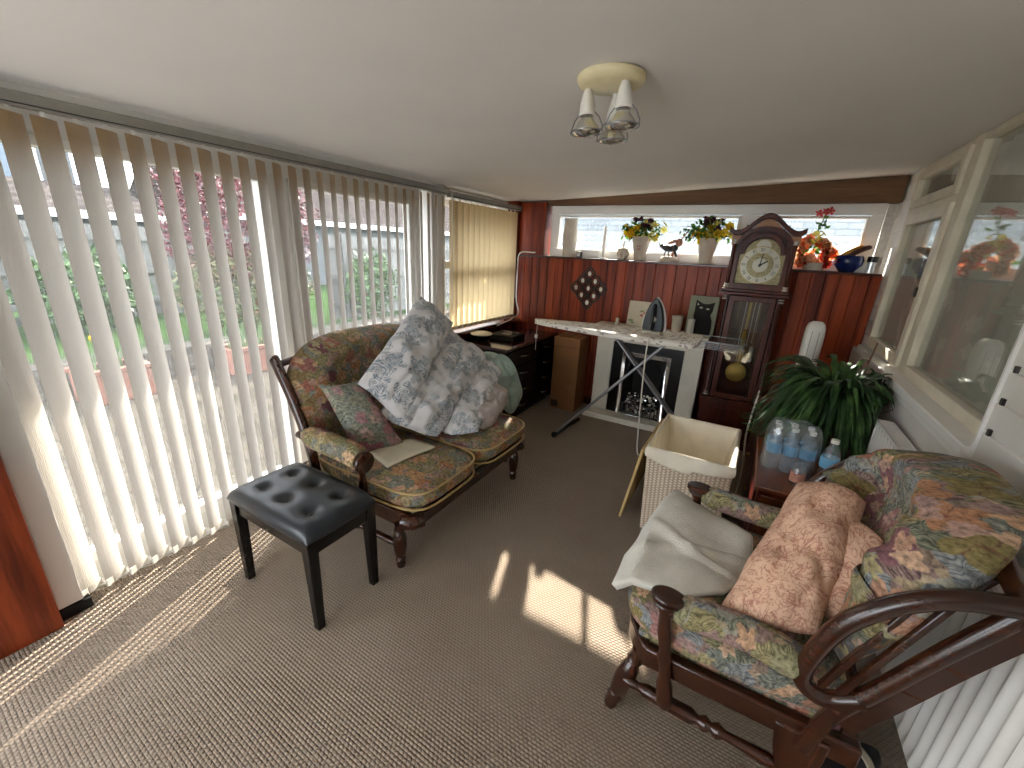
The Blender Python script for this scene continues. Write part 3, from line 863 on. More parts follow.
def leaves(mb, pts, size, rn, flat=0.0):
    for p in pts:
        a = rn.random() * 2 * PI; b = (rn.random() - .5) * 2.4; s = size * (0.6 + rn.random() * 0.8)
        d = Vector((math.cos(a) * math.cos(b), math.sin(a) * math.cos(b), math.sin(b)))
        sd = d.orthogonal().normalized(); sd.rotate(Matrix.Rotation(rn.random() * PI, 3, d))
        p = Vector(p); k = len(mb.v)
        mb.v += [p, p + d * s * .5 + sd * s * .24, p + d * s, p + d * s * .5 - sd * s * .24]
        mb.face((k, k + 1, k + 2, k + 3))
def shrub(name, label, c, r, n, size, mat, seed, trunk=True, cat='shrub'):
    rn = random.Random(seed); t = thing(name, label, cat, (c[0], c[1], 0.1))
    m = MB(); pts = []
    while len(pts) < n:
        p = Vector((rn.uniform(-1, 1), rn.uniform(-1, 1), rn.uniform(-1, 1)))
        l = p.length
        if l > 1 or l < 0.55: continue
        q = 1 + 0.25 * noise.noise(p * 2.2 + Vector((seed, 0, 0)))
        pts.append((c[0] + p.x * r[0] * q, c[1] + p.y * r[1] * q, c[2] + p.z * r[2] * q))
    leaves(m, pts, size, rn); m.build('foliage', mat, t, fix=False)
    m = MB()
    for i in range(5):
        a = i * 1.3
        m.tube([(c[0], c[1], 0.08), (c[0] + .2 * math.cos(a) * r[0], c[1] + .2 * math.sin(a) * r[1], c[2] * .5), (c[0] + .5 * math.cos(a) * r[0], c[1] + .5 * math.sin(a) * r[1], c[2])], [0.03, 0.02, 0.01], 6)
    m.build('stem', 'beam_wood', t); return t
bush = shrub('photinia_bush', 'tall bush with red young leaves beyond the patio doors', (-6.9, 3.75, 1.72), (0.65, 1.15, 0.95), 9500, 0.065, 'photinia_red', 3)
shrub('garden_shrub', 'loose green shrub against the left fence', (-8.0, 2.1, 0.7), (0.4, 0.7, 0.5), 1500, 0.12, 'shrub_green', 5)
shrub('garden_shrub', 'green shrub in front of the close fence', (-6.26, 5.6, 0.75), (0.12, 0.6, 0.55), 1200, 0.10, 'shrub_green', 6)
shrub('garden_shrub', 'spiky green shrub nearest the garage at far left', (-8.2, 0.2, 0.65), (0.5, 0.9, 0.5), 1400, 0.14, 'shrub_green', 8)
m = MB(); rn_ = random.Random(4); pts_ = []
while len(pts_) < 6000:
    p = Vector((rn_.uniform(-1, 1), rn_.uniform(-1, 1), rn_.uniform(-1, 1)))
    if .5 < p.length < 1: pts_.append((-6.7 + p.x * .5, 3.6 + p.y * 1.05, .76 + p.z * .6))
leaves(m, pts_, .06, rn_); m.build('lower_foliage', 'photinia_green', bush, fix=False)
def planter(x, y, label, flower=False):
    t = thing('planter', label, 'planter', (x, y, -0.105))
    m = MB(); z = -0.105
    m.ring([(x - .17, y - .28), (x + .17, y - .28), (x + .17, y + .28), (x - .17, y + .28)], [(x - .14, y - .25), (x + .14, y - .25), (x + .14, y + .25), (x - .14, y + .25)], z, z + .32, 'z')
    m.box(x - .16, y - .27, z, x + .16, y + .27, z + .02)
    m.box(x - .19, y - .30, z + .29, x - .14, y + .30, z + .34); m.box(x + .14, y - .30, z + .29, x + .19, y + .30, z + .34)
    m.build('trough', 'terracotta', t, bevel=.01)
    MB().box(x - .14, y - .25, z + .02, x + .14, y + .25, z + .28).build('soil', 'soil', t)
    rn = random.Random(int(x * 100 + y * 10)); m = MB()
    for i in range(60):
        a = (x + rn.uniform(-.12, .12), y + rn.uniform(-.22, .22), z + .28)
        m.tube([a, (a[0] + rn.uniform(-.05, .05), a[1] + rn.uniform(-.06, .06), a[2] + rn.uniform(.15, .35))], [.007, .002], 4, caps=False)
    m.build('leaf', 'shrub_green', t, fix=False)
    if flower:
        h = (x, y - .05, z + .62)
        MB().tube([(x, y - .05, z + .28), h], .006, 6).build('stem', 'leaf_green', t)
        m = MB(); 
        for k in range(6):
            a = k * PI / 3; m.ell((h[0] + .01, h[1] + .04 * math.cos(a), h[2] + .04 * math.sin(a)), (.012, .03, .03))
        m.tube([(h[0] + .01, h[1], h[2]), (h[0] + .07, h[1], h[2])], [.02, .028], 10)
        m.build('daffodil', 'yellow_petal', t)
planter(-5.35, 1.45, 'terracotta trough with a yellow daffodil by the stone wall', True)
planter(-5.3, 2.75, 'terracotta trough with green shoots nearer the red bush')

# ================================================================== BLINDS
def vane(mb, y, x, z0, z1, ang, w=0.089, camber=0.009, seed=0):
    c, s = math.cos(ang), math.sin(ang)
    b = len(mb.v); n = 6
    for j, z in enumerate((z1, (z0 + z1) / 2, z0)):
        for i in range(n + 1):
            u = (i / n - 0.5); off = camber * (1 - 4 * u * u)
            dx, dy = s * u * w + c * off, c * u * w - s * off
            mb.v.append(Vector((x + dx, y + dy, z)))
    for j in range(2):
        for i in range(n):
            a = b + j * (n + 1) + i
            zz = (z1, (z0 + z1) / 2, z0)
            uv = [(i / n * w + seed, zz[j]), ((i + 1) / n * w + seed, zz[j]), ((i + 1) / n * w + seed, zz[j + 1]), (i / n * w + seed, zz[j + 1])]
            mb.face((a, a + 1, a + n + 2, a + n + 1), uv)
def vblind(label, y0, y1, ang, z0, z1, x, cat='blind', fab='vane_fabric'):
    t = thing('vertical_blind', label, cat, (x, (y0 + y1) / 2, z1))
    m = MB(); m.box(x - 0.022, y0 - 0.06, z1 + 0.018, x + 0.022, y1 + 0.05, z1 + 0.062)
    m.build('head_rail', 'rail_grey', t, bevel=0.004)
    m = MB(); m.box(x + 0.0221, y0 - 0.06, z1 + 0.024, x + 0.0235, y1 + 0.05, z1 + 0.028)
    m.build('rail_groove', 'rail_slot', t)
    ys = []; y = y0
    while y <= y1 + 1e-6: ys.append(y); y += 0.081
    rn = random.Random(5)
    for i, y in enumerate(ys):
        m = MB(); a = ang + rn.uniform(-.03, .03)
        vane(m, y, x, z0 + .0, z1, a, seed=i * .13)
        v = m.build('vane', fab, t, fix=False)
        k = MB(); k.bar((x, y, z1 - .004), (x, y, z1 + .022), .012, .004)
        k.build('hook', 'white_plastic', v)
        c, s = math.cos(a), math.sin(a)
        k = MB(); k.box(-.0035, -.044, z0 - .002, .0055, .044, z0 + .03, R=Matrix.Rotation(-a, 3, 'Z'), o=(x + c * .002, y - s * .002, 0))
        k.build('bottom_weight', 'white_plastic', v)
    m = MB()
    for i in range(len(ys) - 1):
        p, q = Vector((x + .028, ys[i], z0 + .012)), Vector((x + .028, ys[i + 1], z0 + .012))
        m.tube([p, (p + q) / 2 - Vector((0, 0, .012)), q], .0012, 5, caps=False)
    m.build('bottom_chain', 'white_plastic', t, fix=False)
    return t
A_OPEN = math.radians(-32)
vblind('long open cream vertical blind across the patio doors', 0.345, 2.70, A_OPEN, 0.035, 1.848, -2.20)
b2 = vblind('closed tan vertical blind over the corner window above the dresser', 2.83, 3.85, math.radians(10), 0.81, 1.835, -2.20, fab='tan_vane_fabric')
m = MB(); m.tube([(-2.17, 2.775, 1.86), (-2.17, 2.775, 1.0)], .003, 6); m.tube([(-2.165, 2.765, 1.86), (-2.165, 2.765, 1.0)], .002, 6)
m.build('pull_cord', 'white_plastic', b2)
# white cable in the back left corner
m = MB(); m.tube(bez([(-2.0, 3.90, 1.47), (-2.17, 3.89, 1.455), (-2.19, 3.89, 1.3), (-2.19, 3.89, 1.0), (-2.14, 3.86, .86), (-2.05, 3.6, .84), (-2.05, 3.3, .80)], 8), .006, 6)
tag(m.build('cable', 'white_plastic'), 'white cable running down the back left corner of the boards', 'cable')

# ================================================================== CEILING LIGHT
cz = ceil_z(-.53)
t = thing('ceiling_spotlight', 'round cream ceiling light with three spot lamps', 'ceiling light', (-.527, 1.48, cz))
c0 = Vector((-.527, 1.48, cz))
MB().lathe([(.0, -.028), (.085, -.028), (.100, -.022), (.106, -.012), (.106, -.001), (0, -.001)], c0, 40).build('base_plate', 'yellowed_enamel', t)
def spot(dx, dy, d, L=.03):
    p = c0 + Vector((dx, dy, -.028))
    a = MB().tube([p, p + Vector((0, 0, -L))], .011, 12)
    a = a.build('arm', 'white_plastic', t)
    R = Vector((0, 0, -1)).rotation_difference(Vector(d).normalized()).to_matrix()
    o = p + Vector((0, 0, -L))
    h = MB().lathe([(0, .012), (.012, .010), (.017, -.005), (.024, -.03), (.027, -.062), (.024, -.064), (.021, -.05), (0, -.05)], o, 20, R=R).build('lamp_head', 'white_plastic', t)
    k = MB()
    for s in (-1, 1):
        k.tube([o + R @ Vector(q) for q in ((s * .026, 0, -.055), (s * .042, 0, -.072), (s * .054, 0, -.10), (s * .053, 0, -.112))], .0022, 6)
    k.tube([o + R @ Vector((.053 * math.cos(q), .053 * math.sin(q), -.112)) for q in [2 * PI * i / 24 for i in range(25)]], .002, 5, caps=False)
    k.build('wire_guard', 'steel', h)
    MB().lathe([(.0, -.05), (.014, -.052), (.016, -.066), (.030, -.085), (.044, -.103), (.046, -.110), (.036, -.120), (0, -.126)], o, 24, R=R).build('bulb', 'bulb_glass', h)
spot(-.072, -.005, (.06, .0, -1), .012)
spot(.058, -.03, (.03, .0, -1), .010)
spot(-.002, .07, (-.03, .12, -1), .022)


# ================================================================== UPHOLSTERY SHAPES
def squircle(th, n=3.2):
    c, s = math.cos(th), math.sin(th)
    return (abs(c) ** n + abs(s) ** n) ** (-1 / n)
def back_pad(mb, place, W, H, T, wrap=0.0, roll=0.05, pleats=0, seed=0.0, nn=3.0, NA=72, NR=16, droop=0.0):
    """thick rounded back cushion: polar patch, front and rear; place(u, v, d) -> world point
       u across (-1..1), v up (0..1), d forward distance"""
    for sg in (1, -1):
        def fn(a, r):
            th = 2 * PI * a; rr = r ** 0.8
            R = squircle(th, nn)
            x = math.cos(th) * R * rr; y = math.sin(th) * R * rr
            e = max(0.0, 1 - rr ** 3.2) ** 0.5
            d = T * e
            if sg > 0:
                ring = (1 - rr ** 8) * math.exp(-((rr - 0.72) / 0.2) ** 2) * max(0.0, min(1.0, (y + 0.55) * 1.6))
                d = T * e * 0.7 + roll * ring
                if pleats: d += 0.010 * ring * math.sin(th * pleats) + 0.006 * nz(x * 5 + seed, y * 5, 0, 1) * e * 2
                d += 0.012 * nz(x * 2.2 + seed, y * 2.2, 1.0) * e
            else: d = -T * 0.3 * e
            d += wrap * max(0.0, abs(x) - 0.25) ** 2
            return place(x, (y + 1) / 2, d)
        uf = lambda a, r: (0.5 * W * math.cos(2 * PI * a) * squircle(2 * PI * a, nn) * r ** 0.8 * (1.25) + seed, 0.5 * H * math.sin(2 * PI * a) * squircle(2 * PI * a, nn) * r ** 0.8 * 1.25 + seed)
        mb.grid(fn, NA, NR, cu=True, uvf=uf)
    return mb
def seat_pad(mb, x0, x1, y0, y1, z0, z1, front=0.06, seed=0.0, crown=0.02, ex=5.0, n=30):
    """box cushion with rounded plan corners and a soft crown; front edge at x1"""
    cx, cy = (x0 + x1) / 2, (y0 + y1) / 2; hx, hy = abs(x1 - x0) / 2, (y1 - y0) / 2; sgx = 1 if x1 > x0 else -1
    prof = [(0.0, 1.0), (0.5, 1.0), (0.8, 0.97), (0.93, 0.88), (0.985, 0.72), (1.0, 0.5), (0.985, 0.28), (0.93, 0.12), (0.8, 0.03), (0.5, 0), (0.0, 0)]
    NA = 64
    def fn(a, p):
        k = p * (len(prof) - 1); i = min(int(k), len(prof) - 2); f = k - i
        r = lerp(prof[i][0], prof[i + 1][0], f); h = lerp(prof[i][1], prof[i + 1][1], f)
        th = 2 * PI * a; R = squircle(th, ex)
        x = math.cos(th) * R * r; y = math.sin(th) * R * r
        z = z0 + (z1 - z0) * h
        if h > 0.6: z += crown * (1 - x * x) * (1 - y * y) + 0.006 * nz(x * 2 + seed, y * 2, 0)
        return (cx + sgx * hx * x, cy + hy * y, z)
    def uf(a, p):
        k = p * (len(prof) - 1); i = min(int(k), len(prof) - 2); f = k - i
        r = lerp(prof[i][0], prof[i + 1][0], f); h = lerp(prof[i][1], prof[i + 1][1], f)
        th = 2 * PI * a; R = squircle(th, ex); q = r + (1 - h) * (z1 - z0) / max(hx, hy) * 1.3
        return (hx * math.cos(th) * R * q + seed, hy * math.sin(th) * R * q + seed)
    mb.grid(fn, NA, 20, cu=True, uvf=uf); return mb
def rim(x0, x1, y0, y1, z, ex=5.0, n=64):
    cx, cy = (x0 + x1) / 2, (y0 + y1) / 2; hx, hy = (x1 - x0) / 2, (y1 - y0) / 2
    return [(cx + hx * math.cos(t) * squircle(t, ex), cy + hy * math.sin(t) * squircle(t, ex), z) for t in [2 * PI * i / n for i in range(n + 1)]]
LEGP = [(0, .019), (.06, .023), (.12, .020), (.18, .026), (.24, .020), (.3, .027), (.5, .033), (.7, .031), (.8, .020), (.84, .027), (.9, .022), (1, .024)]
STRP = [(0, .012), (.05, .018), (.1, .013), (.16, .021), (.45, .024), (.5, .014), (.54, .024), (.58, .014), (.62, .024), (.66, .014), (.9, .019), (1, .012)]

# ================================================================== SOFA
t = thing('sofa', 'small show-wood sofa with floral cushions standing against the blinds', 'sofa', (-1.62, 1.72, 0))
Y0, Y1 = 1.14, 2.26
m = MB()                                     # seat frame
m.box(-1.18, Y0 + .05, .245, -1.145, Y1 - .05, .315); m.box(-2.0, Y0 + .04, .235, -1.18, Y0 + .075, .315); m.box(-2.0, Y1 - .075, .235, -1.18, Y1 - .04, .315); m.box(-2.0, Y0 + .075, .235, -1.965, Y1 - .075, .315)
m.tube([(-1.21, Y0 + .035, .28), (-1.165, Y0 + .05, .28), (-1.14, Y0 + .10, .28)], .034, 10)
m.tube([(-1.21, Y1 - .035, .28), (-1.165, Y1 - .05, .28), (-1.14, Y1 - .10, .28)], .034, 10)
m.tube([(-1.138, Y0 + .1, .305), (-1.138, Y1 - .1, .305)], .011, 8)
m.build('seat_frame', 'dark_wood', t, bevel=.006)
m = MB(); m.box(-1.97, Y0 + .075, .29, -1.17, Y1 - .075, .33); m.build('seat_base', 'sofa_floral', t, bevel=.015)
mid = (Y0 + Y1) / 2 - .02
for a, b, sd_ in ((Y0 + .02, mid, 1.3), (mid, Y1 - .02, 4.1)):
    m = MB(); seat_pad(m, -1.86, -1.10, a, b, .335, .45, seed=sd_)
    c = weld(m.build('seat_cushion', 'sofa_floral', t))
    k = MB()
    for z in (.352, .434): k.tube(rim(-1.862, -1.098, a - .002, b + .002, z), .0055, 6, caps=False)
    k.build('piping', 'lid_wicker', c)
def sofaback(x, v, d):
    z = .40 + v * .60
    dep = -1.83 - (z - .40) * .40
    return (dep + d * .95, 1.72 + x * .60 + 0.0, z + d * .3 - (.05 * abs(x) ** 3 if v > .5 else 0))
m = MB(); back_pad(m, sofaback, 1.2, .62, .10, wrap=.15, roll=.06, pleats=22, seed=2.2, nn=2.9)
weld(m.build('back_cushion', 'sofa_floral', t))
for y in (Y0 + .0, Y1 - .0):                 # back posts
    m = MB(); m.tube(bez([(-1.75, y, .30), (-1.79, y, .50), (-1.87, y, .70), (-1.985, y, .90), (-2.0, y, .925)], 5), [.024] * 20 + [.02], 10, flat=1.2)
    m.build('back_post', 'dark_wood_v', t)
m = MB(); m.tube([(-1.985, Y0 - .01, .895), (-2.06, Y0 + .25, .90), (-2.06, Y1 - .25, .90), (-1.985, Y1 + .01, .895)], .018, 8); m.tube([(-1.81, Y0, .54), (-1.94, Y0 + .2, .54), (-1.94, Y1 - .2, .54), (-1.81, Y1, .54)], .014, 8)
for k_ in range(7):
    y = lerp(Y0, Y1, (k_ + 1) / 8); m.tube([(-1.93, y, .54), (-2.055, y, .89)], .010, 8)
m.build('back_rail', 'dark_wood', t)
for y in (Y0 - .01, Y1 + .01):
    m = MB(); m.tube(bez([(-1.86, y, .56), (-1.70, y, .545), (-1.5, y, .535), (-1.40, y, .53)], 5), [.018] * 15 + [.018], 10)
    m.build('arm_rail', 'dark_wood', t)
    m = MB(); P = bez([(-1.80, y, .575), (-1.65, y, .575), (-1.48, y, .57), (-1.405, y, .560)], 5)
    m.tube(P, [.03, .045, .052] + [.055] * (len(P) - 5) + [.05, .045], 16)
    m.build('arm_pad', 'sofa_floral', t)
    m = MB(); m.lathe([(0, 0), (.045, .001), (.052, .010), (.05, .020), (.03, .026), (0, .027)], (-1.395, y, .548), 20, axis='x'); m.build('arm_knob', 'dark_wood', t)
    m = MB(); turned(m, (-1.41, y, .28), (-1.40, y, .53), [(0, .02), (.1, .026), (.2, .016), (.5, .022), (.8, .014), (1, .02)]); m.build('arm_post', 'dark_wood_v', t)
for x, y in ((-1.245, Y0 + .05), (-1.20, Y1 - .06)):
    m = MB(); turned(m, (x, y, 0), (x, y, .25), LEGP); m.build('leg', 'dark_wood_v', t)
for y in (Y0 + .05, Y1 - .06):
    m = MB(); m.tube([(-2.04, y, 0), (-1.97, y, .14), (-1.95, y, .26)], [.02, .024, .028], 10); m.build('leg', 'dark_wood_v', t)
    m = MB(); turned(m, (-2.0, y, .12), (-1.25, y, .12), STRP); m.build('stretcher', 'dark_wood', t)

# bedding heaped on the sofa
m = MB(); pillow(m, [(-1.85, 2.04, 1.175), (-1.72, 2.19, 1.0), (-1.50, 1.52, .60), (-1.70, 1.40, .80)], .20, wr=.016, seed=1.1, n=44, pinch=.04, pw=2.6, grow=1.09, crease=.012, rnd_=.12)
tag(weld(m.build('bedding_pillow', 'toile')), 'tall blue and white floral pillow leaning on top of the bedding heap', 'pillow', None)
m = MB(); pillow(m, [(-1.86, 2.16, .99), (-1.56, 2.38, .77), (-1.36, 1.60, .50), (-1.60, 1.44, .64)], .16, wr=.024, seed=5.3, n=48, pinch=.04, pw=3.0, grow=1.10, crease=.018, rnd_=.25)
tag(weld(m.build('folded_duvet', 'toile')), 'broad blue and white floral duvet fold behind the leaning pillow', 'duvet')
m = MB(); pillow(m, [(-1.84, 2.44, .80), (-1.46, 2.44, .66), (-1.22, 1.79, .50), (-1.42, 1.66, .50)], .12, wr=.022, seed=9.7, n=44, pinch=.03, pw=3.0, grow=1.10, crease=.016, rnd_=.3)
tag(weld(m.build('folded_duvet', 'toile')), 'lower blue and white floral duvet corner pointing to the right', 'duvet')
m = MB(); pillow(m, [(-1.62, 2.30, .60), (-1.27, 2.28, .60), (-1.21, 1.90, .48), (-1.44, 1.82, .47)], .14, wr=.028, seed=12.2, n=36, pinch=.02, pw=3.0, grow=1.12, crease=.03, rnd_=.7)
tag(weld(m.build('crumpled_sheet', 'grey_sheet')), 'crumpled grey-beige sheet under the right end of the duvets', 'sheet')
m = MB(); pillow(m, [(-1.75, 2.53, .80), (-1.42, 2.63, .72), (-1.35, 2.58, .33), (-1.46, 2.36, .42)], .20, wr=.045, seed=15.2, n=48, pinch=.0, pw=2.2, crease=.045, rnd_=.9)
tag(weld(m.build('hanging_cloth', 'mint_cloth')), 'pale mint cloth hanging over the far end of the sofa', 'cloth')
m = MB(); pillow(m, [(-1.80, 1.24, .80), (-1.73, 1.42, .79), (-1.47, 1.47, .47), (-1.58, 1.24, .50)], .14, wr=.006, seed=.23, n=28, pinch=.07, pw=2.4, grow=1.05)
tag(weld(m.build('scatter_cushion', 'needlepoint')), 'grey-green scatter cushion with pink flowers propped on the sofa', 'cushion')
m = MB(); 
def sheetfn(u, v):
    a = Vector((-1.55, 1.29, 0)).lerp(Vector((-1.49, 1.54, 0)), u); b = Vector((-1.37, 1.25, 0)).lerp(Vector((-1.315, 1.54, 0)), u)
    p = a.lerp(b, v); return (p.x, p.y, .476 + .006 * math.sin(u * 3) + .003 * math.sin(v * 4))
m.grid(sheetfn, 10, 10)
tag(m.build('folded_cloth', 'paper_cream', solid=.010, fix=False), 'flat cream folded cloth lying on the front sofa cushion', 'cloth')

# ================================================================== PIANO STOOL
t = thing('piano_stool', 'black padded piano stool with buttoned top and square legs', 'stool', (-1.515, .915, 0))
sx0, sx1, sy0, sy1 = -1.80, -1.24, .73, 1.075
btn = [(lerp(sx0, sx1, u), lerp(sy0, sy1, v)) for u in (.22, .5, .78) for v in (.3, .7)]
def stool_top(sg):
    def fn(u, v):
        x, y = 2 * u - 1, 2 * v - 1
        x = math.copysign(1 - (1 - abs(x)) ** 1.6, x); y = math.copysign(1 - (1 - abs(y)) ** 1.6, y)
        cr = (x * x * y * y) ** 2 * .03
        px, py = lerp(sx0, sx1, (x * (1 - cr) + 1) / 2), lerp(sy0, sy1, (y * (1 - cr) + 1) / 2)
        e = ((1 - abs(x) ** 10) * (1 - abs(y) ** 10)) ** .5
        if sg < 0: return (px, py, .425 - .0 * e)
        z = .425 + .055 * e
        for bx_, by_ in btn:
            d = math.hypot(px - bx_, py - by_); z -= .020 * math.exp(-(d / .022) ** 2) + .008 * math.exp(-(d / .05) ** 2)
        return (px, py, z)
    return fn
m = MB(); m.grid(stool_top(1), 60, 44); m.grid(stool_top(-1), 60, 44)
c = weld(m.build('padded_seat', 'black_leather', t))
for bx_, by_ in btn:
    MB().ell((bx_, by_, .4545), (.010, .010, .005), 12, 6).build('button', 'black_leather', c)
m = MB(); m.box(sx0 + .03, sy0 + .02, .355, sx1 - .03, sy0 + .04, .426); m.box(sx0 + .03, sy1 - .04, .355, sx1 - .03, sy1 - .02, .426)
m.box(sx0 + .02, sy0 + .04, .355, sx0 + .04, sy1 - .04, .426); m.box(sx1 - .04, sy0 + .04, .355, sx1 - .02, sy1 - .04, .426)
m.build('apron', 'black_gloss', t, bevel=.002)
for x in (sx0 + .035, sx1 - .035):
    for y in (sy0 + .032, sy1 - .032):
        sx_ = -1 if x < -1.5 else 1; m = MB(); a = .0225; b_ = .016; o_ = .004 * sx_
        k = len(m.v)
        for z, w_, ox in ((.426, a, 0), (0.0, b_, o_)):
            for dx, dy in ((-1, -1), (1, -1), (1, 1), (-1, 1)): m.v.append(Vector((x + dx * w_ + ox, y + dy * w_, z)))
        m.face((k, k + 1, k + 2, k + 3)); m.face((k + 7, k + 6, k + 5, k + 4))
        for i in range(4): m.face((k + i, k + 4 + i, k + 4 + (i + 1) % 4, k + (i + 1) % 4))
        m.build('leg', 'black_gloss', t, bevel=.003)

# ================================================================== ARMCHAIR
t = thing('armchair', 'dark show-wood armchair in bold floral fabric beside the radiator', 'armchair', (.2, 1.42, 0))
NY, FY = 1.085, 1.755          # near and far side
m = MB()
m.prism([(-.155, NY + .09), (-.172, NY + .2), (-.176, 1.42), (-.172, FY - .2), (-.155, FY - .09), (-.11, FY - .02), (-.08, FY), (-.08, FY - .04), (-.12, FY - .12), (-.14, 1.42), (-.12, NY + .12), (-.08, NY + .04), (-.08, NY), (-.11, NY + .02)], .252, .325, 'z')
m.box(-.09, NY, .252, .46, NY + .035, .325); m.box(-.09, FY - .035, .252, .46, FY, .325); m.box(.42, NY + .035, .252, .46, FY - .035, .325)
m.build('seat_frame', 'dark_wood', t, bevel=.007)
m = MB(); m.box(-.12, NY + .04, .27, .42, FY - .04, .34); m.build('seat_base', 'armchair_floral', t, bevel=.012)
m = MB(); seat_pad(m, .44, -.195, NY - .005, FY + .005, .335, .46, seed=7.7, crown=.018, ex=4.2)
weld(m.build('seat_cushion', 'armchair_floral', t))
def chairback(x, v, d):
    z = .44 + v * .57
    dep = .395 + (z - .44) * .40
    return (dep - d, 1.415 + x * .372, z + d * .42 - (.06 * abs(x) ** 2.2 if v > .5 else 0) + .0)
m = MB(); back_pad(m, chairback, .8, .66, .12, wrap=.20, roll=.075, pleats=16, seed=3.4, nn=2.5)
weld(m.build('back_cushion', 'armchair_floral', t))
for y, s in ((NY - .03, 1), (FY + .03, 2)):
    m = MB(); m.tube(bez([(.34, y + .02 * (3 - 2 * s), .26), (.365, y, .43), (.425, y, .56), (.50, y, .73), (.575, y, .885)], 6), .020, 14); sp = bez([(.365, y, .43), (.425, y, .56), (.50, y, .73), (.575, y, .885)], 6); k_ = [(q.x - .012, q.z + .006) for q in sp] + [(q.x + .045, q.z - .022) for q in reversed(sp)]; m.prism(k_, y - .012, y + .012, 'y'); m.build('back_stile', 'dark_wood', t)
    bow = bez([(.41, y, .515), (.345, y, .472), (.295, y, .488), (.285, y, .545), (.322, y, .69), (.395, y, .795), (.475, y, .855), (.56, y, .882)], 7)
    m = MB(); m.tube(bow, .022, 14); m.build('side_bow', 'dark_wood', t)
    for q, (a, b) in enumerate((((.325, y, .50), (.418, y, .80)), ((.362, y, .50), (.475, y, .84)))):
        m = MB(); m.bar(a, b, .014, .018, up=(0, 1, 0)); m.build('side_slat', 'dark_wood', t, bevel=.003)
m = MB(); m.tube([(.575, NY - .04, .88), (.595, 1.42, .905), (.575, FY + .04, .88)], .024, 10); m.tube([(.40, NY, .5), (.40, FY, .5)], .014, 8)
for k_ in range(5):
    y = lerp(NY, FY, (k_ + 1) / 6); m.tube([(.41, y, .5), (.595, y, .88)], .010, 8)
m.build('back_rail', 'dark_wood', t)
for y, kx in ((NY - .015, -.055), (FY + .015, -.055)):
    m = MB(); P = bez([(kx + .0, y, .515), (kx + .12, y, .515), (kx + .27, y, .50), (.31, y, .485)], 5); m.tube(P, .016, 10); m.build('arm_rail', 'dark_wood', t)
    m = MB(); P = bez([(kx + .025, y, .53), (kx + .10, y + (.01 if y < 1.3 else -.01), .535), (kx + .22, y + (.02 if y < 1.3 else -.02), .53), (.30, y, .52)], 6)
    m.tube(P, [.03, .038, .042] + [.046] * (len(P) - 5) + [.04, .03], 16); m.build('arm_pad', 'armchair_floral', t)
    m = MB()                                  # paddle-shaped wooden hand rest
    pr = [(kx - .045 + .09 * 0, 0)]
    out = [(kx + .004 + .048 * math.cos(a) * (1.15 if math.cos(a) > 0 else 1), y + .036 * math.sin(a)) for a in [2 * PI * i / 28 for i in range(28)]]
    m.prism(out, .545, .572, 'z'); m.prism([((p[0] - kx) * .8 + kx, (p[1] - y) * .8 + y) for p in out], .528, .545, 'z')
    m.build('hand_rest', 'dark_wood', t, bevel=.008)
    m = MB(); turned(m, (kx + .055, y, .155), (kx, y, .53), [(0, .016), (.05, .024), (.12, .026), (.24, .024), (.3, .018), (.45, .019), (.52, .024), (.58, .016), (.75, .022), (.92, .016), (1, .022)]); m.build('arm_post', 'dark_wood_v', t)
for y, s in ((NY + .045, -1), (FY - .045, 1)):
    m = MB(); turned(m, (-.168, y + s * .03, 0.0), (-.105, y, .26), LEGP[::1]); m.build('leg', 'dark_wood_v', t)
for y in (NY + .01, FY - .01):
    m = MB(); m.prism([(.27, .30), (.40, .30), (.395, .22), (.375, .14), (.42, .0), (.36, 0), (.31, .10), (.285, .2)], y - .018, y + .018, 'y'); m.build('leg', 'dark_wood_v', t, bevel=.008)
    m = MB(); turned(m, (-.135, y, .15), (.33, y, .13), STRP); m.build('stretcher', 'dark_wood', t)
# fleecy throw over the seat
def throw(u, v):
    x_, y_ = 2 * u - 1, 2 * v - 1; u, v = (lerp(x_, x_ * math.sqrt(1 - y_ * y_ / 2), .45) + 1) / 2, (lerp(y_, y_ * math.sqrt(1 - x_ * x_ / 2), .45) + 1) / 2
    u = .5 + (u - .5) * 1.10; v = .5 + (v - .5) * 1.06
    a = Vector((-.145, 1.84, 0)).lerp(Vector((.17, 1.62, 0)), u); b = Vector((-.235, 1.14, 0)).lerp(Vector((.10, 1.24, 0)), u)
    p = a.lerp(b, v)
    z = .498 + .026 * nz(p.x * 6, p.y * 6, 2) + .014 * math.exp(-((v - .48 - .25 * u) / .035) ** 2) + .012 * math.exp(-((v - .75 + .3 * u) / .04) ** 2)
    e = min(1, min(u, 1 - u) * 9, min(v, 1 - v) * 9)
    z -= .012 * (1 - e) ** 2
    if p.x < -.17: z -= (-.17 - p.x) * 1.1
    return (p.x, p.y, z)
m = MB(); m.grid(throw, 40, 56)
tag(m.build('fleece_throw', 'sherpa', solid=.026, fix=False), 'off-white fleece throw spread over the armchair seat', 'throw')
m = MB(); pillow(m, [(.08, 1.13, .515), (.25, 1.60, .775), (.395, 1.45, .83), (.315, 1.15, .57)], .21, wr=.018, seed=2.9, n=44, pinch=.04, pw=2.4, grow=1.10, crease=.016, rnd_=.35)
tag(weld(m.build('pink_cushion', 'pink_scroll')), 'large peach-pink scroll cushion resting on the fleece throw', 'cushion')
m = MB(); pillow(m, [(.32, 1.46, .80), (.43, 1.33, .80), (.40, 1.19, .58), (.30, 1.30, .52)], .12, wr=.012, seed=6.9, n=30, pinch=.05, pw=2.4, crease=.010, rnd_=.3)
tag(weld(m.build('pink_cushion', 'pink_scroll')), 'second peach-pink cushion mostly hidden behind the larger one', 'cushion')

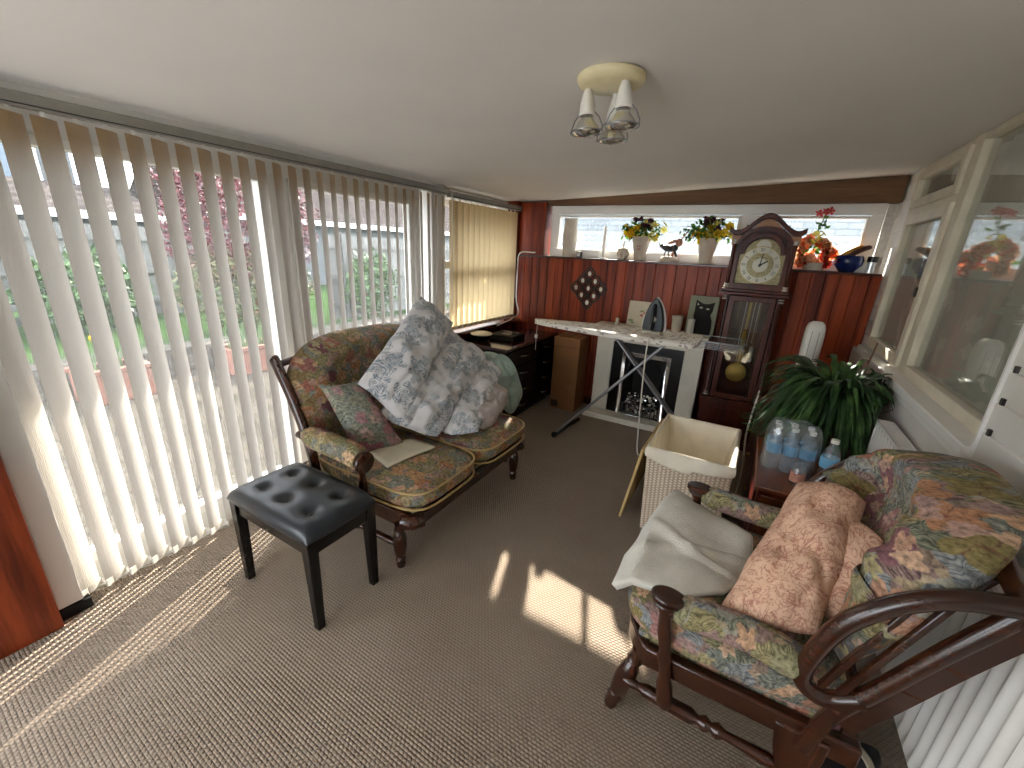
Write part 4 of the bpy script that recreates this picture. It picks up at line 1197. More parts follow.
# ================================================================== RADIATOR
t = thing('radiator', 'long white panel radiator with vertical flutes on the right wall', 'radiator', (.66, 1.6, .17))
ry0, ry1, rz0, rz1 = .35, 2.47, .185, .80
def flute(u, v):
    y = lerp(ry0, ry1, u); ph = ((y - ry0) / .05) % 1.0
    e = min(1.0, min(v, 1 - v) / .06)
    k = (.5 - .5 * math.cos(ph * 2 * PI)) ** .7
    return (.615 + .012 * k * e, y, lerp(rz0, rz1 - .01, v))
m = MB(); m.grid(flute, 420, 14); m.box(.629, ry0, rz0, .638, ry1, rz1 - .01)
m.build('front_panel', 'white_glossy', t, fix=False)
m = MB(); m.box(.655, ry0, rz0, .672, ry1, rz1 - .01); m.build('back_panel', 'white_glossy', t)
m = MB(); m.box(.612, ry0, rz1 - .01, .618, ry1, rz1 + .004); m.box(.668, ry0, rz1 - .01, .676, ry1, rz1 + .004)
y = ry0
while y < ry1: m.box(.618, y, rz1 - .004, .668, y + .010, rz1 + .003); y += .022
m.box(.612, ry0 - .004, rz0, .676, ry0, rz1 + .004); m.box(.612, ry1, rz0, .676, ry1 + .004, rz1 + .004)
m.build('top_grille', 'white_glossy', t)
m = MB(); m.tube([(.645, ry1 + .03, 0.0), (.645, ry1 + .03, .20), (.645, ry1, .21)], .009, 8); m.build('pipe', 'white_glossy', t)
for yy in (.8, 2.0): MB().box(.672, yy, .3, .70, yy + .03, .7).build('bracket', 'white_glossy', t)
# slipper on the floor under the chair arm
t = thing('slipper', 'dark navy slipper with a cream stripe on the floor under the armchair', 'slipper', (.50, 1.27, 0))
m = MB()
def slip(u, v):
    th = 2 * PI * v; s = u
    L = .24; w = .046 * (math.sin(PI * min(1, s * .94 + .03)) ** .45); h = .075 * (math.sin(PI * (s * .8 + .1)) ** .5) * (1 if s > .0 else 1)
    x = .44 + s * .17; y = 1.215 + s * .17
    nx, ny = -.707, .707
    zz = max(0.0, h * .5 + h * .5 * math.sin(th))
    return (x + nx * w * math.cos(th), y + ny * w * math.cos(th), zz)
m.grid(slip, 24, 24, cv=True, uvf=None)
m.face(tuple(range(24))); m.face(tuple(range(24 * 24, 25 * 24)))
m.build('upper', 'navy', t)
m = MB()
def stripe(u, v):
    s = .58 + u * .12; th = PI * (.12 + .76 * v)
    p = Vector(slip(s, th / (2 * PI))); return p + Vector((0, 0, .0025))
m.grid(stripe, 6, 14); m.build('stripe', 'paper_cream', t, solid=.003, fix=False)

# ================================================================== BACK LEFT CORNER
t = thing('chest_of_drawers', 'black four-drawer chest with a glossy dark red top in the corner', 'chest of drawers', (-1.93, 3.36, 0))
m = MB(); m.box(-2.17, 2.90, .04, -1.70, 3.85, .675); m.build('body', 'black_gloss', t, bevel=.004)
m = MB(); m.box(-2.19, 2.88, .675, -1.675, 3.87, .70); m.build('top', 'dresser_top', t, bevel=.004)
m = MB(); m.box(-2.15, 2.93, 0, -1.73, 3.82, .04); m.build('plinth', 'black_matte', t)
for i in range(4):
    z0 = .055 + i * .154
    for a, b in ((2.915, 3.37), (3.38, 3.835)):
        d = MB().box(-1.70, a, z0, -1.683, b, z0 + .146).build('drawer', 'black_gloss', t, bevel=.003)
        yc = (a + b) / 2 + .04; zc = z0 + .085
        k = MB(); k.tube(bez([(-1.684, yc - .06, zc), (-1.662, yc - .045, zc), (-1.655, yc, zc), (-1.662, yc + .045, zc), (-1.684, yc + .06, zc)], 5), .005, 8)
        k.build('handle', 'chrome', d)
t = thing('dish', 'white dish with a domed lid on the near end of the black chest', 'dish', (-2.05, 3.04, .70))
MB().lathe([(0, 0), (.05, .0), (.085, .035), (.095, .06), (.09, .06), (0, .05)], (-2.05, 3.04, .70), 32).build('bowl', 'black_gloss', t)
MB().lathe([(.0985, .0615), (.096, .07), (.05, .082), (0, .085)], (-2.05, 3.04, .70), 32).build('lid', 'white_ceramic', t)
t = thing('record_tray', 'flat black electronic box on the chest behind the white dish', 'electronic box', (-1.93, 3.27, .70))
MB().box(-2.05, 3.17, .702, -1.80, 3.40, .745).build('case', 'black_matte', t, bevel=.006)
MB().box(-1.97, 3.22, .745, -1.86, 3.34, .749).build('control_panel', 'black_gloss', t)
MB().box(-2.02, 3.36, .745, -1.85, 3.372, .752).build('edge_strip', 'steel', t)
# cardboard box
t = thing('cardboard_box', 'tall brown cardboard box between the black chest and the fireplace', 'box', (-1.44, 3.70, 0))
MB().box(-1.585, 3.60, 0, -1.325, 3.86, .72).build('carton', 'cardboard', t, bevel=.004)
m = MB(); m.box(-1.582, 3.5985, .63, -1.328, 3.5995, .633); m.box(-1.46, 3.62, .7205, -1.45, 3.84, .7215); m.build('flap_seam', 'cardboard_print', t)
MB().box(-1.57, 3.5975, .02, -1.50, 3.5998, .085).build('printed_mark', 'cardboard_print', t)

# ================================================================== FIREPLACE
t = thing('fireplace', 'cream fire surround with black panel and electric coal fire on the back wall', 'fireplace', (-.76, 3.75, 0))
m = MB(); m.box(-1.20, 3.72, .055, -1.045, 3.895, .84); m.build('surround_leg', 'cream_paint', t, bevel=.005)
m = MB(); m.box(-.43, 3.72, .055, -.285, 3.895, .84); m.build('surround_leg', 'cream_paint', t, bevel=.005)
m = MB(); m.box(-1.045, 3.72, .735, -.43, 3.895, .84); m.build('header', 'cream_paint', t, bevel=.004)
m = MB(); m.box(-1.24, 3.68, .84, -.262, 3.902, .875); m.build('mantel_shelf', 'cream_paint', t, bevel=.006)
m = MB(); m.box(-1.23, 3.585, 0, -.27, 3.90, .055); m.build('hearth', 'cream_paint', t, bevel=.006)
m = MB(); X0, X1 = -1.045, -.43
m.ring([(X0, .055), (X1, .055), (X1, .735), (X0, .735)], [(X0 + .1, .06), (X1 - .1, .06), (X1 - .1, .65), (X0 + .1, .65)], 3.735, 3.76)
m.build('back_panel', 'black_gloss', t)
m = MB(); m.ring([(-.95, .057), (-.525, .057), (-.525, .655), (-.95, .655)], [(-.915, .06), (-.56, .06), (-.56, .62), (-.915, .62)], 3.715, 3.74)
m.build('chrome_trim', 'chrome', t, bevel=.004)
m = MB(); m.box(-.915, 3.87, .06, -.56, 3.88, .62); m.prism([(-.915, 3.74), (-.86, 3.87), (-.915, 3.87)], .06, .62, 'z'); m.prism([(-.56, 3.74), (-.615, 3.87), (-.56, 3.87)], .06, .62, 'z'); m.box(-.915, 3.75, .61, -.56, 3.87, .62)
m.build('fire_box', 'black_matte', t)
m = MB(); m.prism([(-.90, .42), (-.86, .56), (-.74, .63), (-.62, .56), (-.575, .42), (-.575, .62), (-.90, .62)], 3.745, 3.752, 'y'); m.build('canopy', 'black_gloss', t)
m = MB()
for i in range(9): m.tube(bez([(-.885 + i * .037, 3.70, .065), (-.885 + i * .037, 3.685, .12), (-.885 + i * .037, 3.70, .175)], 4), .005, 6)
m.tube([(-.90, 3.70, .175), (-.575, 3.70, .175)], .007, 8); m.tube([(-.90, 3.70, .075), (-.575, 3.70, .075)], .007, 8)
m.build('fret', 'dark_metal', t)
rn = random.Random(11); m = MB()
for i in range(170):
    x, z = rn.uniform(-.885, -.585), rn.uniform(.09, .25); y = 3.735 + rn.uniform(-.01, .06) + (z - .09) * .25; s = rn.uniform(.011, .020)
    R = Matrix.Rotation(rn.random() * 3, 3, Vector((rn.random(), rn.random(), rn.random())).normalized())
    m.ell((x, y, z), (s, s * .8, s * .7), 6, 4, mi=i % 3, R=R)
c = m.build('coals', ['black_gloss', 'chrome', 'silver'], t, sharp=20); c['kind'] = 'stuff'

# things on the mantel shelf
MZ = .875
def lean_rect(m, x0, x1, z0, h, y, th, lean, rot=0.0):
    R = Matrix.Rotation(-lean, 3, 'X')
    m.box(0, 0, 0, x1 - x0, th, h, R=Matrix.Rotation(rot, 3, 'Z') @ R, o=(x0, y, z0)); return m
t = thing('greeting_card', 'cream card with a small flower print leaning on the boards above the fireplace', 'card', (-.87, 3.84, MZ))
lean_rect(MB(), -.985, -.765, MZ, .225, 3.835, .006, .18).build('card', 'paper_cream', t)
m = MB()
for (a, b, r) in ((-.83, .12, .016), (-.805, .10, .013), (-.86, .10, .012), (-.82, .145, .011)):
    m.ell((a, 3.829 + b * .18 - .0, MZ + b), (r, .002, r * .8), 10, 6)
m.build('printed_flower', 'print_rose', t)
m = MB()
for (a, b, r) in ((-.86, .135, .02), (-.79, .13, .018), (-.95, .05, .025), (-.93, .03, .018)):
    m.ell((a, 3.829 + b * .18, MZ + b), (r, .0018, r * .4), 10, 6)
m.build('printed_leaf', 'print_green', t)
t = thing('white_beaker', 'white tapered beaker on the mantel between card and cat picture', 'beaker', (-.545, 3.82, MZ))
MB().lathe([(0, 0), (.038, 0), (.045, .10), (.050, .135), (.044, .135), (.038, .03), (0, .02)], (-.545, 3.82, MZ), 28).build('cup', 'white_ceramic', t)
t = thing('pillar_candle', 'short cream pillar candle in front of the cat picture', 'candle', (-.425, 3.765, MZ))
MB().lathe([(0, 0), (.028, 0), (.028, .125), (.022, .13), (0, .122)], (-.425, 3.765, MZ), 24).build('wax', 'white_ceramic', t)
MB().tube([(-.425, 3.765, MZ + .12), (-.425, 3.765, MZ + .14)], .0015, 5).build('wick', 'black_matte', t)
t = thing('ornament', 'tiny white ornament at the left end of the mantel', 'ornament', (-1.06, 3.80, MZ))
m = MB(); m.lathe([(0, 0), (.028, .0), (.03, .015), (.014, .025), (.018, .045), (.012, .06), (0, .066)], (-1.06, 3.80, MZ), 18); m.build('figure', 'white_ceramic', t)
t = thing('cat_picture', 'olive picture of a black cat leaning on the boards beside the clock', 'picture', (-.37, 3.85, MZ))
lean_rect(MB(), -.475, -.250, MZ, .32, 3.83, .012, .16).build('panel', 'olive_board', t, bevel=.002)
R = Matrix.Rotation(-.16, 3, 'X')
def on_pic(mb, poly, lift=.004, mi=0):
    k = len(mb.v); n = len(poly)
    for yy in (-lift, -lift + .002):
        for (a, b) in poly: mb.v.append(R @ Vector((a, yy, b)) + Vector((-.475, 3.83, MZ)))
    mb.face(tuple(k + i for i in range(n))); mb.face(tuple(k + n + i for i in reversed(range(n))))
    for i in range(n): mb.face((k + i, k + n + i, k + n + (i + 1) % n, k + (i + 1) % n))
m = MB(); on_pic(m, [(.055, .0), (.06, .10), (.045, .15), (.05, .19), (.048, .235), (.05, .285), (.085, .265), (.11, .255), (.14, .255), (.165, .262), (.195, .275), (.19, .235), (.188, .20), (.175, .165), (.195, .12), (.20, .06), (.20, .0)])
m.build('cat', 'black_matte', t)
m = MB()
for a, b in ((.095, .222), (.148, .215)):
    on_pic(m, [(a + .014 * math.cos(q), b + .008 * math.sin(q)) for q in [2 * PI * i / 10 for i in range(10)]], lift=.007)
on_pic(m, [(.062, .262), (.078, .245), (.06, .24)], lift=.006)
m.build('cat_eyes', 'eye_grey', t)

# wall ornament: diamond of nine small ovals
t = thing('wall_ornament', 'dark metal diamond of nine small framed ovals hanging on the red boards', 'wall ornament', (-1.41, BY, 1.165))
cx, cz_ = -1.413, 1.165; dx, dz = .063, .068
for i in range(3):
    for j in range(3):
        x = cx + (i - j) * dx; z = cz_ + (2 - i - j) * dz
        def dia(s, n=24):
            out = []
            for q in range(n):
                a = 2 * PI * q / n; k_ = (abs(math.cos(a)) ** 1.35 + abs(math.sin(a)) ** 1.35) ** (-1 / 1.35)
                out.append((x + s * .92 * k_ * math.cos(a), z + s * k_ * math.sin(a)))
            return out
        f = MB().ring(dia(.066), dia(.047), BY - .016, BY - .002).build('frame_link', 'dark_metal', t)
        MB().prism(dia(.032), BY - .010, BY - .004, 'y').build('medallion', 'dark_metal', f)
        m = MB(); m.ell((x, BY - .012, z), (.017, .006, .023), 16, 8); m.build('oval', 'silver', f)

# ================================================================== IRONING BOARD
t = thing('ironing_board', 'open ironing board with a speckled white cover in front of the fireplace', 'ironing board', (-.9, 3.24, 0))
def bw_(u):      # half width along the board, u=0 pointed tip, 1 square end
    return .225 * min(1, (u / .62)) ** .62 * (1 - max(0, (u - .95) / .05) ** 3 * .35)
def board(top):
    def fn(u, v):
        uu = .5 - .5 * math.cos(PI * u); s = 2 * v - 1
        x = lerp(-1.60, -.285, uu); yc = lerp(3.19, 3.265, uu); h = max(bw_(uu), .03 * math.sin(min(1, uu * 12) * PI / 2))
        y = yc + s * h + .0
        e = (1 - abs(s) ** 8) ** .5
        z = (.925 + .010 * e) if top else (.925 - .030)
        if not top: y = yc + s * h * .99
        return (x, y, z)
    return fn
m = MB(); m.grid(board(1), 50, 16, uvf=lambda u, v: (u * 1.3, v * .45))
k = len(m.v); m.grid(board(0), 50, 16, uvf=lambda u, v: (u * 1.3 + .5, v * .45 + .5))
def skirt(sd_):
    def fn(u, v):
        a = Vector(board(1)(u, sd_)); b = Vector(board(0)(u, sd_)); return a.lerp(b, v)
    return fn
for sd_ in (0, 1): m.grid(skirt(sd_), 50, 3, uvf=lambda u, v: (u * 1.3, v * .04 - .05))
for uu_ in (0, 1): m.grid(lambda u, v: Vector(board(1)(uu_, u)).lerp(Vector(board(0)(uu_, u)), v), 16, 3, uvf=lambda u, v: (u * .45, v * .04))
weld(m.build('padded_top', 'board_cover', t))
for y in (3.06, 3.12):
    m = MB(); m.tube([(-1.245, y - .05, .03), (-.50, y + .08, .885)], .0115, 10)
    m.build('leg', 'steel', t)
for y in (3.30, 3.36):
    m = MB(); m.tube([(-.15, y - .02, .03), (-.95, y - .0, .885)], .0115, 10); m.build('leg', 'steel', t)
m = MB(); m.tube([(-1.245, 2.97, .022), (-1.20, 3.42, .022)], .016, 10); m.ell((-1.245, 2.97, .024), (.024, .028, .024), 12, 8); m.build('foot_bar', 'black_matte', t)
m = MB(); m.tube([(-.15, 3.06, .02), (-.15, 3.50, .02)], .013, 10); m.build('foot_bar', 'black_matte', t)
m = MB(); m.tube([(-1.0, 3.24, .885), (-.34, 3.27, .885)], .009, 8); m.box(-1.0, 3.08, .884, -.98, 3.40, .894); m.box(-.52, 3.08, .884, -.5, 3.42, .894)
m.build('under_rail', 'steel', t)
m = MB()                                                   # wire iron rest
for y in (3.12, 3.18, 3.24, 3.30, 3.36, 3.40): m.tube([(-.30, y, .90), (-.03, y, .90), (.0, y, .915)], .0025, 6)
for x in (-.24, -.16, -.08, -.01): m.tube([(x, 3.12, .90), (x, 3.40, .90)], .0025, 6)
for y in (3.12, 3.40): m.tube([(-.29, y, .90), (-.28, y, .945), (-.03, y, .945), (.0, y, .915)], .003, 6)
m.tube([(-.03, 3.12, .945), (-.03, 3.40, .945)], .003, 6)
m.build('iron_rest', 'steel', t)
m = MB(); m.tube(bez([(-1.52, 3.08, .90), (-1.51, 3.05, .80), (-1.515, 3.06, .70)], 6), .0022, 6); m.box(-1.522, 3.045, .80, -1.502, 3.06, .83); m.build('cover_drawstring', 'white_plastic', t)
# steam iron
t = thing('steam_iron', 'dark steam iron with white edge standing upright on the ironing board', 'iron', (-.63, 3.26, .936))
def iron_out(s, n=30):
    out = []
    for i in range(n + 1):
        v = i / n; out.append((-.076 * s * (1 - v ** 2.4) ** .8 * 1.0, v * .25 * (1 if s > .9 else .96)))
    o = [(-.632 + a, .938 + .012 + b) for a, b in out]
    o += [(-.632 - a, .938 + .012 + b) for a, b in reversed(out[:-1])]
    return o
MB().prism(iron_out(1.20), 3.285, 3.293, 'y').build('soleplate', 'white_plastic', t, bevel=.002)
MB().prism(iron_out(1.0), 3.240, 3.285, 'y').build('body', 'iron_body', t, bevel=.008)
m = MB(); m.tube(bez([(-.632, 3.235, 1.145), (-.632, 3.195, 1.12), (-.632, 3.185, 1.05), (-.632, 3.19, .99), (-.632, 3.235, .965)], 6), .013, 12); m.build('handle', 'iron_body', t)
m = MB(); m.lathe([(0, -.012), (.020, -.012), (.022, 0), (0, .0)], (-.632, 3.236, 1.04), 20, axis='y'); m.build('dial', 'white_plastic', t)
m = MB(); m.tube([(-.632, 3.183, 1.02), (-.632, 3.181, 1.09)], .006, 8); m.build('handle_strip', 'silver', t)
m = MB(); m.box(-.695, 3.20, .936, -.57, 3.30, .952); m.build('heel', 'white_plastic', t, bevel=.005)
m = MB(); m.tube(bez([(-.632, 3.21, .95), (-.61, 3.10, .955), (-.60, 3.01, .93), (-.60, 2.99, .80), (-.585, 2.98, .5), (-.57, 2.99, .2), (-.555, 3.02, .03), (-.50, 3.10, .012)], 8), .005, 8); m.build('power_cord', 'white_plastic', t)

# ================================================================== SHELF OBJECTS
SZ = 1.443
t = thing('vase', 'tall cream fluted vase at the left end of the window shelf', 'vase', (-1.67, 3.975, SZ))
MB().lathe([(0, 0), (.055, 0), (.062, .02), (.060, .05), (.068, .13), (.070, .2), (.062, .28), (.060, .33), (.066, .352), (.060, .352), (.054, .32), (.054, .05), (0, .03)], (-1.67, 3.975, SZ), 32).build('body', 'pot_grey', t)
m = MB()
t = thing('small_box', 'small dark patterned box beside the tall vase', 'box', (-1.55, 3.96, SZ))
MB().box(-1.575, 3.94, SZ, -1.530, 3.98, SZ + .055).build('case', 'figurine_dark', t, bevel=.003)
MB().box(-1.568, 3.938, SZ + .01, -1.537, 3.94, SZ + .045).build('label_panel', 'silver', t)
t = thing('candlestick', 'slim white candlestick standing on the window shelf', 'candlestick', (-1.32, 3.975, SZ))
MB().lathe([(0, 0), (.045, 0), (.045, .008), (.02, .02), (.014, .06), (.018, .10), (.012, .13), (.016, .2), (.018, .21), (0, .21)], (-1.32, 3.975, SZ), 24).build('stem', 'white_glossy', t)
MB().lathe([(0, 0), (.013, 0), (.012, .08), (0, .082)], (-1.32, 3.975, SZ + .21), 16).build('candle', 'white_glossy', t)
t = thing('sugar_pot', 'small round cream lidded pot on the window shelf', 'pot', (-1.13, 3.96, SZ))
MB().lathe([(0, 0), (.03, 0), (.035, .008), (.056, .04), (.058, .065), (.046, .09), (.046, .098), (.04, .098), (.045, .07), (0, .02)], (-1.13, 3.96, SZ), 28).build('bowl', 'pot_grey', t)
MB().lathe([(.045, .099), (.03, .108), (.008, .113), (.006, .125), (.011, .135), (.006, .145), (0, .146)], (-1.13, 3.96, SZ), 24).build('lid', 'pot_grey', t)
MB().tube([(-1.13, 3.95, SZ + .10), (-1.115, 3.93, SZ + .17)], .004, 6).build('spoon', 'silver', t)

def blossom(mb, c, r, rn, mi=0, pet=6):
    c = Vector(c); d = Vector((rn.uniform(-1, 1), rn.uniform(-1.3, .1), rn.uniform(-.2, 1))).normalized(); a = d.orthogonal().normalized(); b = d.cross(a)
    for k in range(pet):
        q = 2 * PI * k / pet; w = a * math.cos(q) + b * math.sin(q); s = a * math.cos(q + PI / 2) + b * math.sin(q + PI / 2)
        p0 = c; p1 = c + w * r * .6 + s * r * .34 + d * r * .25; p2 = c + w * r + d * r * .12; p3 = c + w * r * .6 - s * r * .34 + d * r * .25
        k0 = len(mb.v); mb.v += [p0, p1, p2, p3]; mb.face((k0, k0 + 1, k0 + 2, k0 + 3), None, mi)
    mb.ell(c + d * r * .15, (r * .22,) * 3, 8, 5, mi=mi)
def flowerpot(x, label, seed):
    rn = random.Random(seed); y = 3.965
    t = thing('flower_pot', label, 'flower pot', (x, y, SZ))
    MB().lathe([(0, 0), (.040, 0), (.044, .01), (.082, .195), (.084, .205), (.078, .205), (.04, .03), (0, .02)], (x, y, SZ), 32).build('pot', 'pot_grey', t)
    if seed == 1:
        m = MB(); m.ell((x - .0, y - .060, SZ + .10), (.018, .004, .006), 10, 5); m.ell((x, y - .064, SZ + .125), (.022, .004, .007), 10, 5); m.build('pot_emblem', 'print_rose', t)
    m = MB(); pts = []
    for i in range(300):
        a = rn.random() * 2 * PI; q = rn.random() ** .5
        pts.append((x + .165 * q * math.cos(a), y - .015 + .06 * q * math.sin(a), SZ + .19 + .20 * rn.random() * (1 - q * .55)))
    leaves(m, pts, .045, rn); m.build('leaves', 'leaf_green', t, fix=False)
    for mt, cnt, r in (('yellow_petal', 16, .040), ('pale_yellow_petal', 14, .036), ('plum_petal', 12, .030)):
        m = MB()
        for i in range(cnt):
            a = rn.random() * 2 * PI
            if mt == 'plum_petal': px_, pz = x + rn.uniform(-.07, .09), SZ + rn.uniform(.27, .36)
            elif mt == 'yellow_petal': px_, pz = x + rn.uniform(-.14, .15), SZ + rn.uniform(.18, .30)
            else: px_, pz = x + rn.uniform(-.02, .19), SZ + rn.uniform(.18, .33)
            blossom(m, (px_, y - .055 + rn.uniform(-.02, .03), pz), r, rn)
        m.build('blossoms', mt, t, fix=False)
    return t
flowerpot(-.978, 'grey cone pot of yellow flowers nearest the tall vase, red mark on it', 1)
flowerpot(-.430, 'plain grey cone pot of yellow and plum flowers beside the clock hood', 2)
# figurine: bird on a blossoming branch
t = thing('figurine', 'dark and pink bird figurine on a cream plinth between the flower pots', 'figurine', (-.71, 3.96, SZ))
m = MB(); m.box(-.80, 3.92, SZ, -.64, 4.0, SZ + .008); m.lathe([(0, .0), (.07, 0), (.075, .02), (.06, .04), (0, .045)], (-.72, 3.96, SZ + .008), 20); m.build('plinth', 'pot_grey', t, bevel=.002)
m = MB(); m.ell((-.745, 3.955, SZ + .115), (.055, .028, .026), 14, 8, R=Matrix.Rotation(.3, 3, 'Y')); m.ell((-.795, 3.95, SZ + .135), (.020, .016, .017), 10, 6); m.tube([(-.805, 3.95, SZ + .135), (-.822, 3.95, SZ + .160)], [.006, .002], 6)
m.ell((-.69, 3.955, SZ + .12), (.035, .02, .03), 12, 7); m.tube([(-.755, 3.955, SZ + .10), (-.765, 3.955, SZ + .05)], .007, 6); m.tube([(-.735, 3.955, SZ + .10), (-.725, 3.955, SZ + .05)], .007, 6); m.tube([(-.69, 3.955, SZ + .11), (-.66, 3.955, SZ + .05)], .012, 8)
m.build('bird', 'figurine_dark', t)
m = MB(); m.tube(bez([(-.70, 3.965, SZ + .05), (-.68, 3.965, SZ + .13), (-.65, 3.965, SZ + .18), (-.60, 3.965, SZ + .26)], 5), [.012] * 8 + [.006] * 8, 8)
m.ell((-.655, 3.955, SZ + .165), (.030, .022, .034), 12, 7); m.ell((-.71, 3.955, SZ + .17), (.045, .018, .014), 12, 6, R=Matrix.Rotation(-.35, 3, 'Y')); m.build('branch', 'figurine_pink', t)
m = MB(); rn = random.Random(3)
leaves(m, [(-.66 + rn.random() * .1, 3.955, SZ + .2 + rn.random() * .08) for i in range(26)], .035, rn); m.build('leaves', 'leaf_green', t, fix=False)
# orange flower arrangement
t = thing('flower_arrangement', 'low spread of orange and peach silk flowers right of the clock', 'flower arrangement', (.33, 3.97, SZ))
rn = random.Random(21)
MB().lathe([(0, 0), (.06, 0), (.075, .05), (.07, .055), (0, .04)], (.33, 3.97, SZ), 20).build('dish', 'pot_grey', t)
for mt, cnt, r in (('orange_petal', 24, .042), ('peach_petal', 26, .042), ('red_petal', 9, .036), ('pale_yellow_petal', 9, .028)):
    m = MB()
    for i in range(cnt):
        px_ = rn.uniform(.205, .43); mz = .25 - abs(px_ - .29) * .7
        z_ = rn.uniform(.04, max(.06, mz)) if mt != 'pale_yellow_petal' else rn.uniform(.16, .27)
        if mt == 'pale_yellow_petal': px_ = .30 + rn.uniform(-.03, .04)
        blossom(m, (px_, 3.935 + rn.uniform(-.01, .05), SZ + z_), r, rn, pet=8)
    m.build('blossoms', mt, t, fix=False)
m = MB(); m.tube(bez([(.31, 3.97, SZ + .05), (.30, 3.965, SZ + .25), (.315, 3.965, SZ + .34), (.325, 3.96, SZ + .40)], 5), .004, 6)
leaves(m, [(.315 + rn.uniform(-.01, .02), 3.96, SZ + rn.uniform(.28, .36)) for i in range(12)], .055, rn); m.build('stem', 'leaf_green', t, fix=False)
m = MB(); 
for a in (-.03, 0, .03): blossom(m, (.315 + a, 3.955, SZ + .405 + a * .3), .034, rn, pet=5)
m.build('top_bloom', 'red_petal', t, fix=False)
m = MB()
leaves(m, [(rn.uniform(.2, .44), 3.96 + rn.uniform(-.03, .03), SZ + rn.uniform(.03, .2)) for i in range(60)], .045, rn); m.build('leaves', 'leaf_green', t, fix=False)
# blue bowl with orange and brown bird shape
t = thing('blue_bowl', 'glossy dark blue bowl on the right end of the window shelf', 'bowl', (.535, 3.97, SZ))
MB().lathe([(0, 0), (.045, 0), (.05, .008), (.085, .05), (.09, .085), (.080, .115), (.074, .115), (.080, .08), (.04, .02), (0, .015)], (.535, 3.97, SZ), 32).build('bowl', 'blue_glaze', t)
t = thing('carved_bird', 'orange and brown carved bird resting in the blue bowl', 'ornament', (.55, 3.96, SZ + .06))
m = MB(); m.tube(bez([(.475, 3.965, SZ + .085), (.52, 3.96, SZ + .13), (.57, 3.955, SZ + .165), (.60, 3.955, SZ + .178)], 6), [.018, .022, .026, .028, .029, .029, .028, .026, .025, .024, .023, .022, .021, .02, .018, .016, .014, .012, .008], 12)
m.build('body', 'gull_orange', t)
m = MB(); m.tube(bez([(.50, 3.94, SZ + .085), (.56, 3.94, SZ + .14), (.62, 3.945, SZ + .172), (.64, 3.95, SZ + .168)], 6), [.01, .014, .018, .02, .02, .02, .02, .019, .018, .018, .017, .017, .016, .016, .015, .014, .012, .01, .006], 12)
m.build('wing', 'gull_brown', t)
t = thing('glass_jar', 'small glass jar with a black lid at the far right of the shelf', 'jar', (.675, 3.97, SZ))
MB().lathe([(0, 0), (.028, 0), (.028, .075), (.024, .075), (.024, .005), (0, .005)], (.670, 3.965, SZ), 20).build('glass', 'clear_plastic', t)
MB().lathe([(0, .0755), (.032, .0755), (.032, .115), (0, .115)], (.670, 3.965, SZ), 20).build('lid', 'black_gloss', t)

# ================================================================== GRANDFATHER CLOCK
KX = -.020; KF = 3.645; KB = 3.895
t = thing('grandfather_clock', 'tall dark wood grandfather clock with arched hood against the boards', 'clock', (KX, 3.77, 0))
m = MB(); m.box(KX - .225, KF - .01, 0, KX + .225, KB, .06); m.box(KX - .21, KF, .06, KX + .21, KB, .38); m.box(KX - .225, KF - .012, .38, KX + .225, KB, .41)
m.build('base', 'clock_wood', t, bevel=.006)
MB().box(KX - .15, KF - .008, .11, KX + .15, KF, .33).build('base_panel', 'clock_wood', t, bevel=.004)
m = MB(); m.box(KX - .185, KF + .02, .41, KX - .165, KB, 1.24); m.box(KX + .165, KF + .02, .41, KX + .185, KB, 1.24); m.box(KX - .165, KB - .015, .41, KX + .165, KB, 1.24)
m.build('trunk', 'clock_wood', t)
m = MB(); m.ring([(KX - .155, .415), (KX + .155, .415), (KX + .155, 1.235), (KX - .155, 1.235)], [(KX - .115, .455), (KX + .115, .455), (KX + .115, 1.195), (KX - .115, 1.195)], KF + .0, KF + .022)
dr = m.build('trunk_door', 'clock_wood', t, bevel=.004)
MB().box(KX - .115, KF + .008, .455, KX + .115, KF + .012, 1.195).build('door_glass', 'clock_glass', dr)
for s in (-1, 1):
    m = MB(); turned(m, (KX + s * .188, KF + .02, .43), (KX + s * .188, KF + .02, 1.22), [(0, .018), (.03, .018), (.04, .014), (.96, .014), (.97, .018), (1, .018)], 14); m.build('trunk_column', 'clock_wood', t)
    for z in (.42, 1.20):
        MB().lathe([(0, 0), (.017, 0), (.02, .008), (.014, .014), (.019, .028), (0, .03)], (KX + s * .188, KF + .018, z), 14).build('column_cap', 'silver', t)
m = MB(); m.box(KX - .235, KF - .02, 1.24, KX + .235, KB, 1.262); m.box(KX - .22, KF - .01, 1.262, KX + .22, KB, 1.285); m.build('waist_moulding', 'clock_wood', t, bevel=.005)
def topline(w, off, n=40):
    out = []
    for i in range(n + 1):
        u = -1 + 2 * i / n; a = abs(u)
        z = 1.700 + .115 * (0.5 + 0.5 * math.cos(min(1, a / .80) * PI)) + (.020 * max(0, (a - .84) / .16) ** 1.0)
        out.append((KX + u * w, z + off))
    return out
def arch(w, z0, zs, rise, n=20):
    """rectangle with a raised round arch in the middle"""
    pts = [(KX - w, z0), (KX + w, z0), (KX + w, zs)]
    for i in range(n + 1):
        a = PI * i / n; pts.append((KX + w * .78 * math.cos(a), zs + rise * math.sin(a)))
    pts.append((KX - w, zs)); return pts
m = MB(); m.ring(arch(.178, 1.285, 1.545, .142), arch(.148, 1.325, 1.54, .115), KF - .0, KF + .03)
hd = m.build('hood_door', 'clock_wood', t, bevel=.003)
m = MB(); m.prism(arch(.148, 1.325, 1.54, .115), KF + .006, KF + .009); m.build('hood_glass', 'clock_glass', hd)
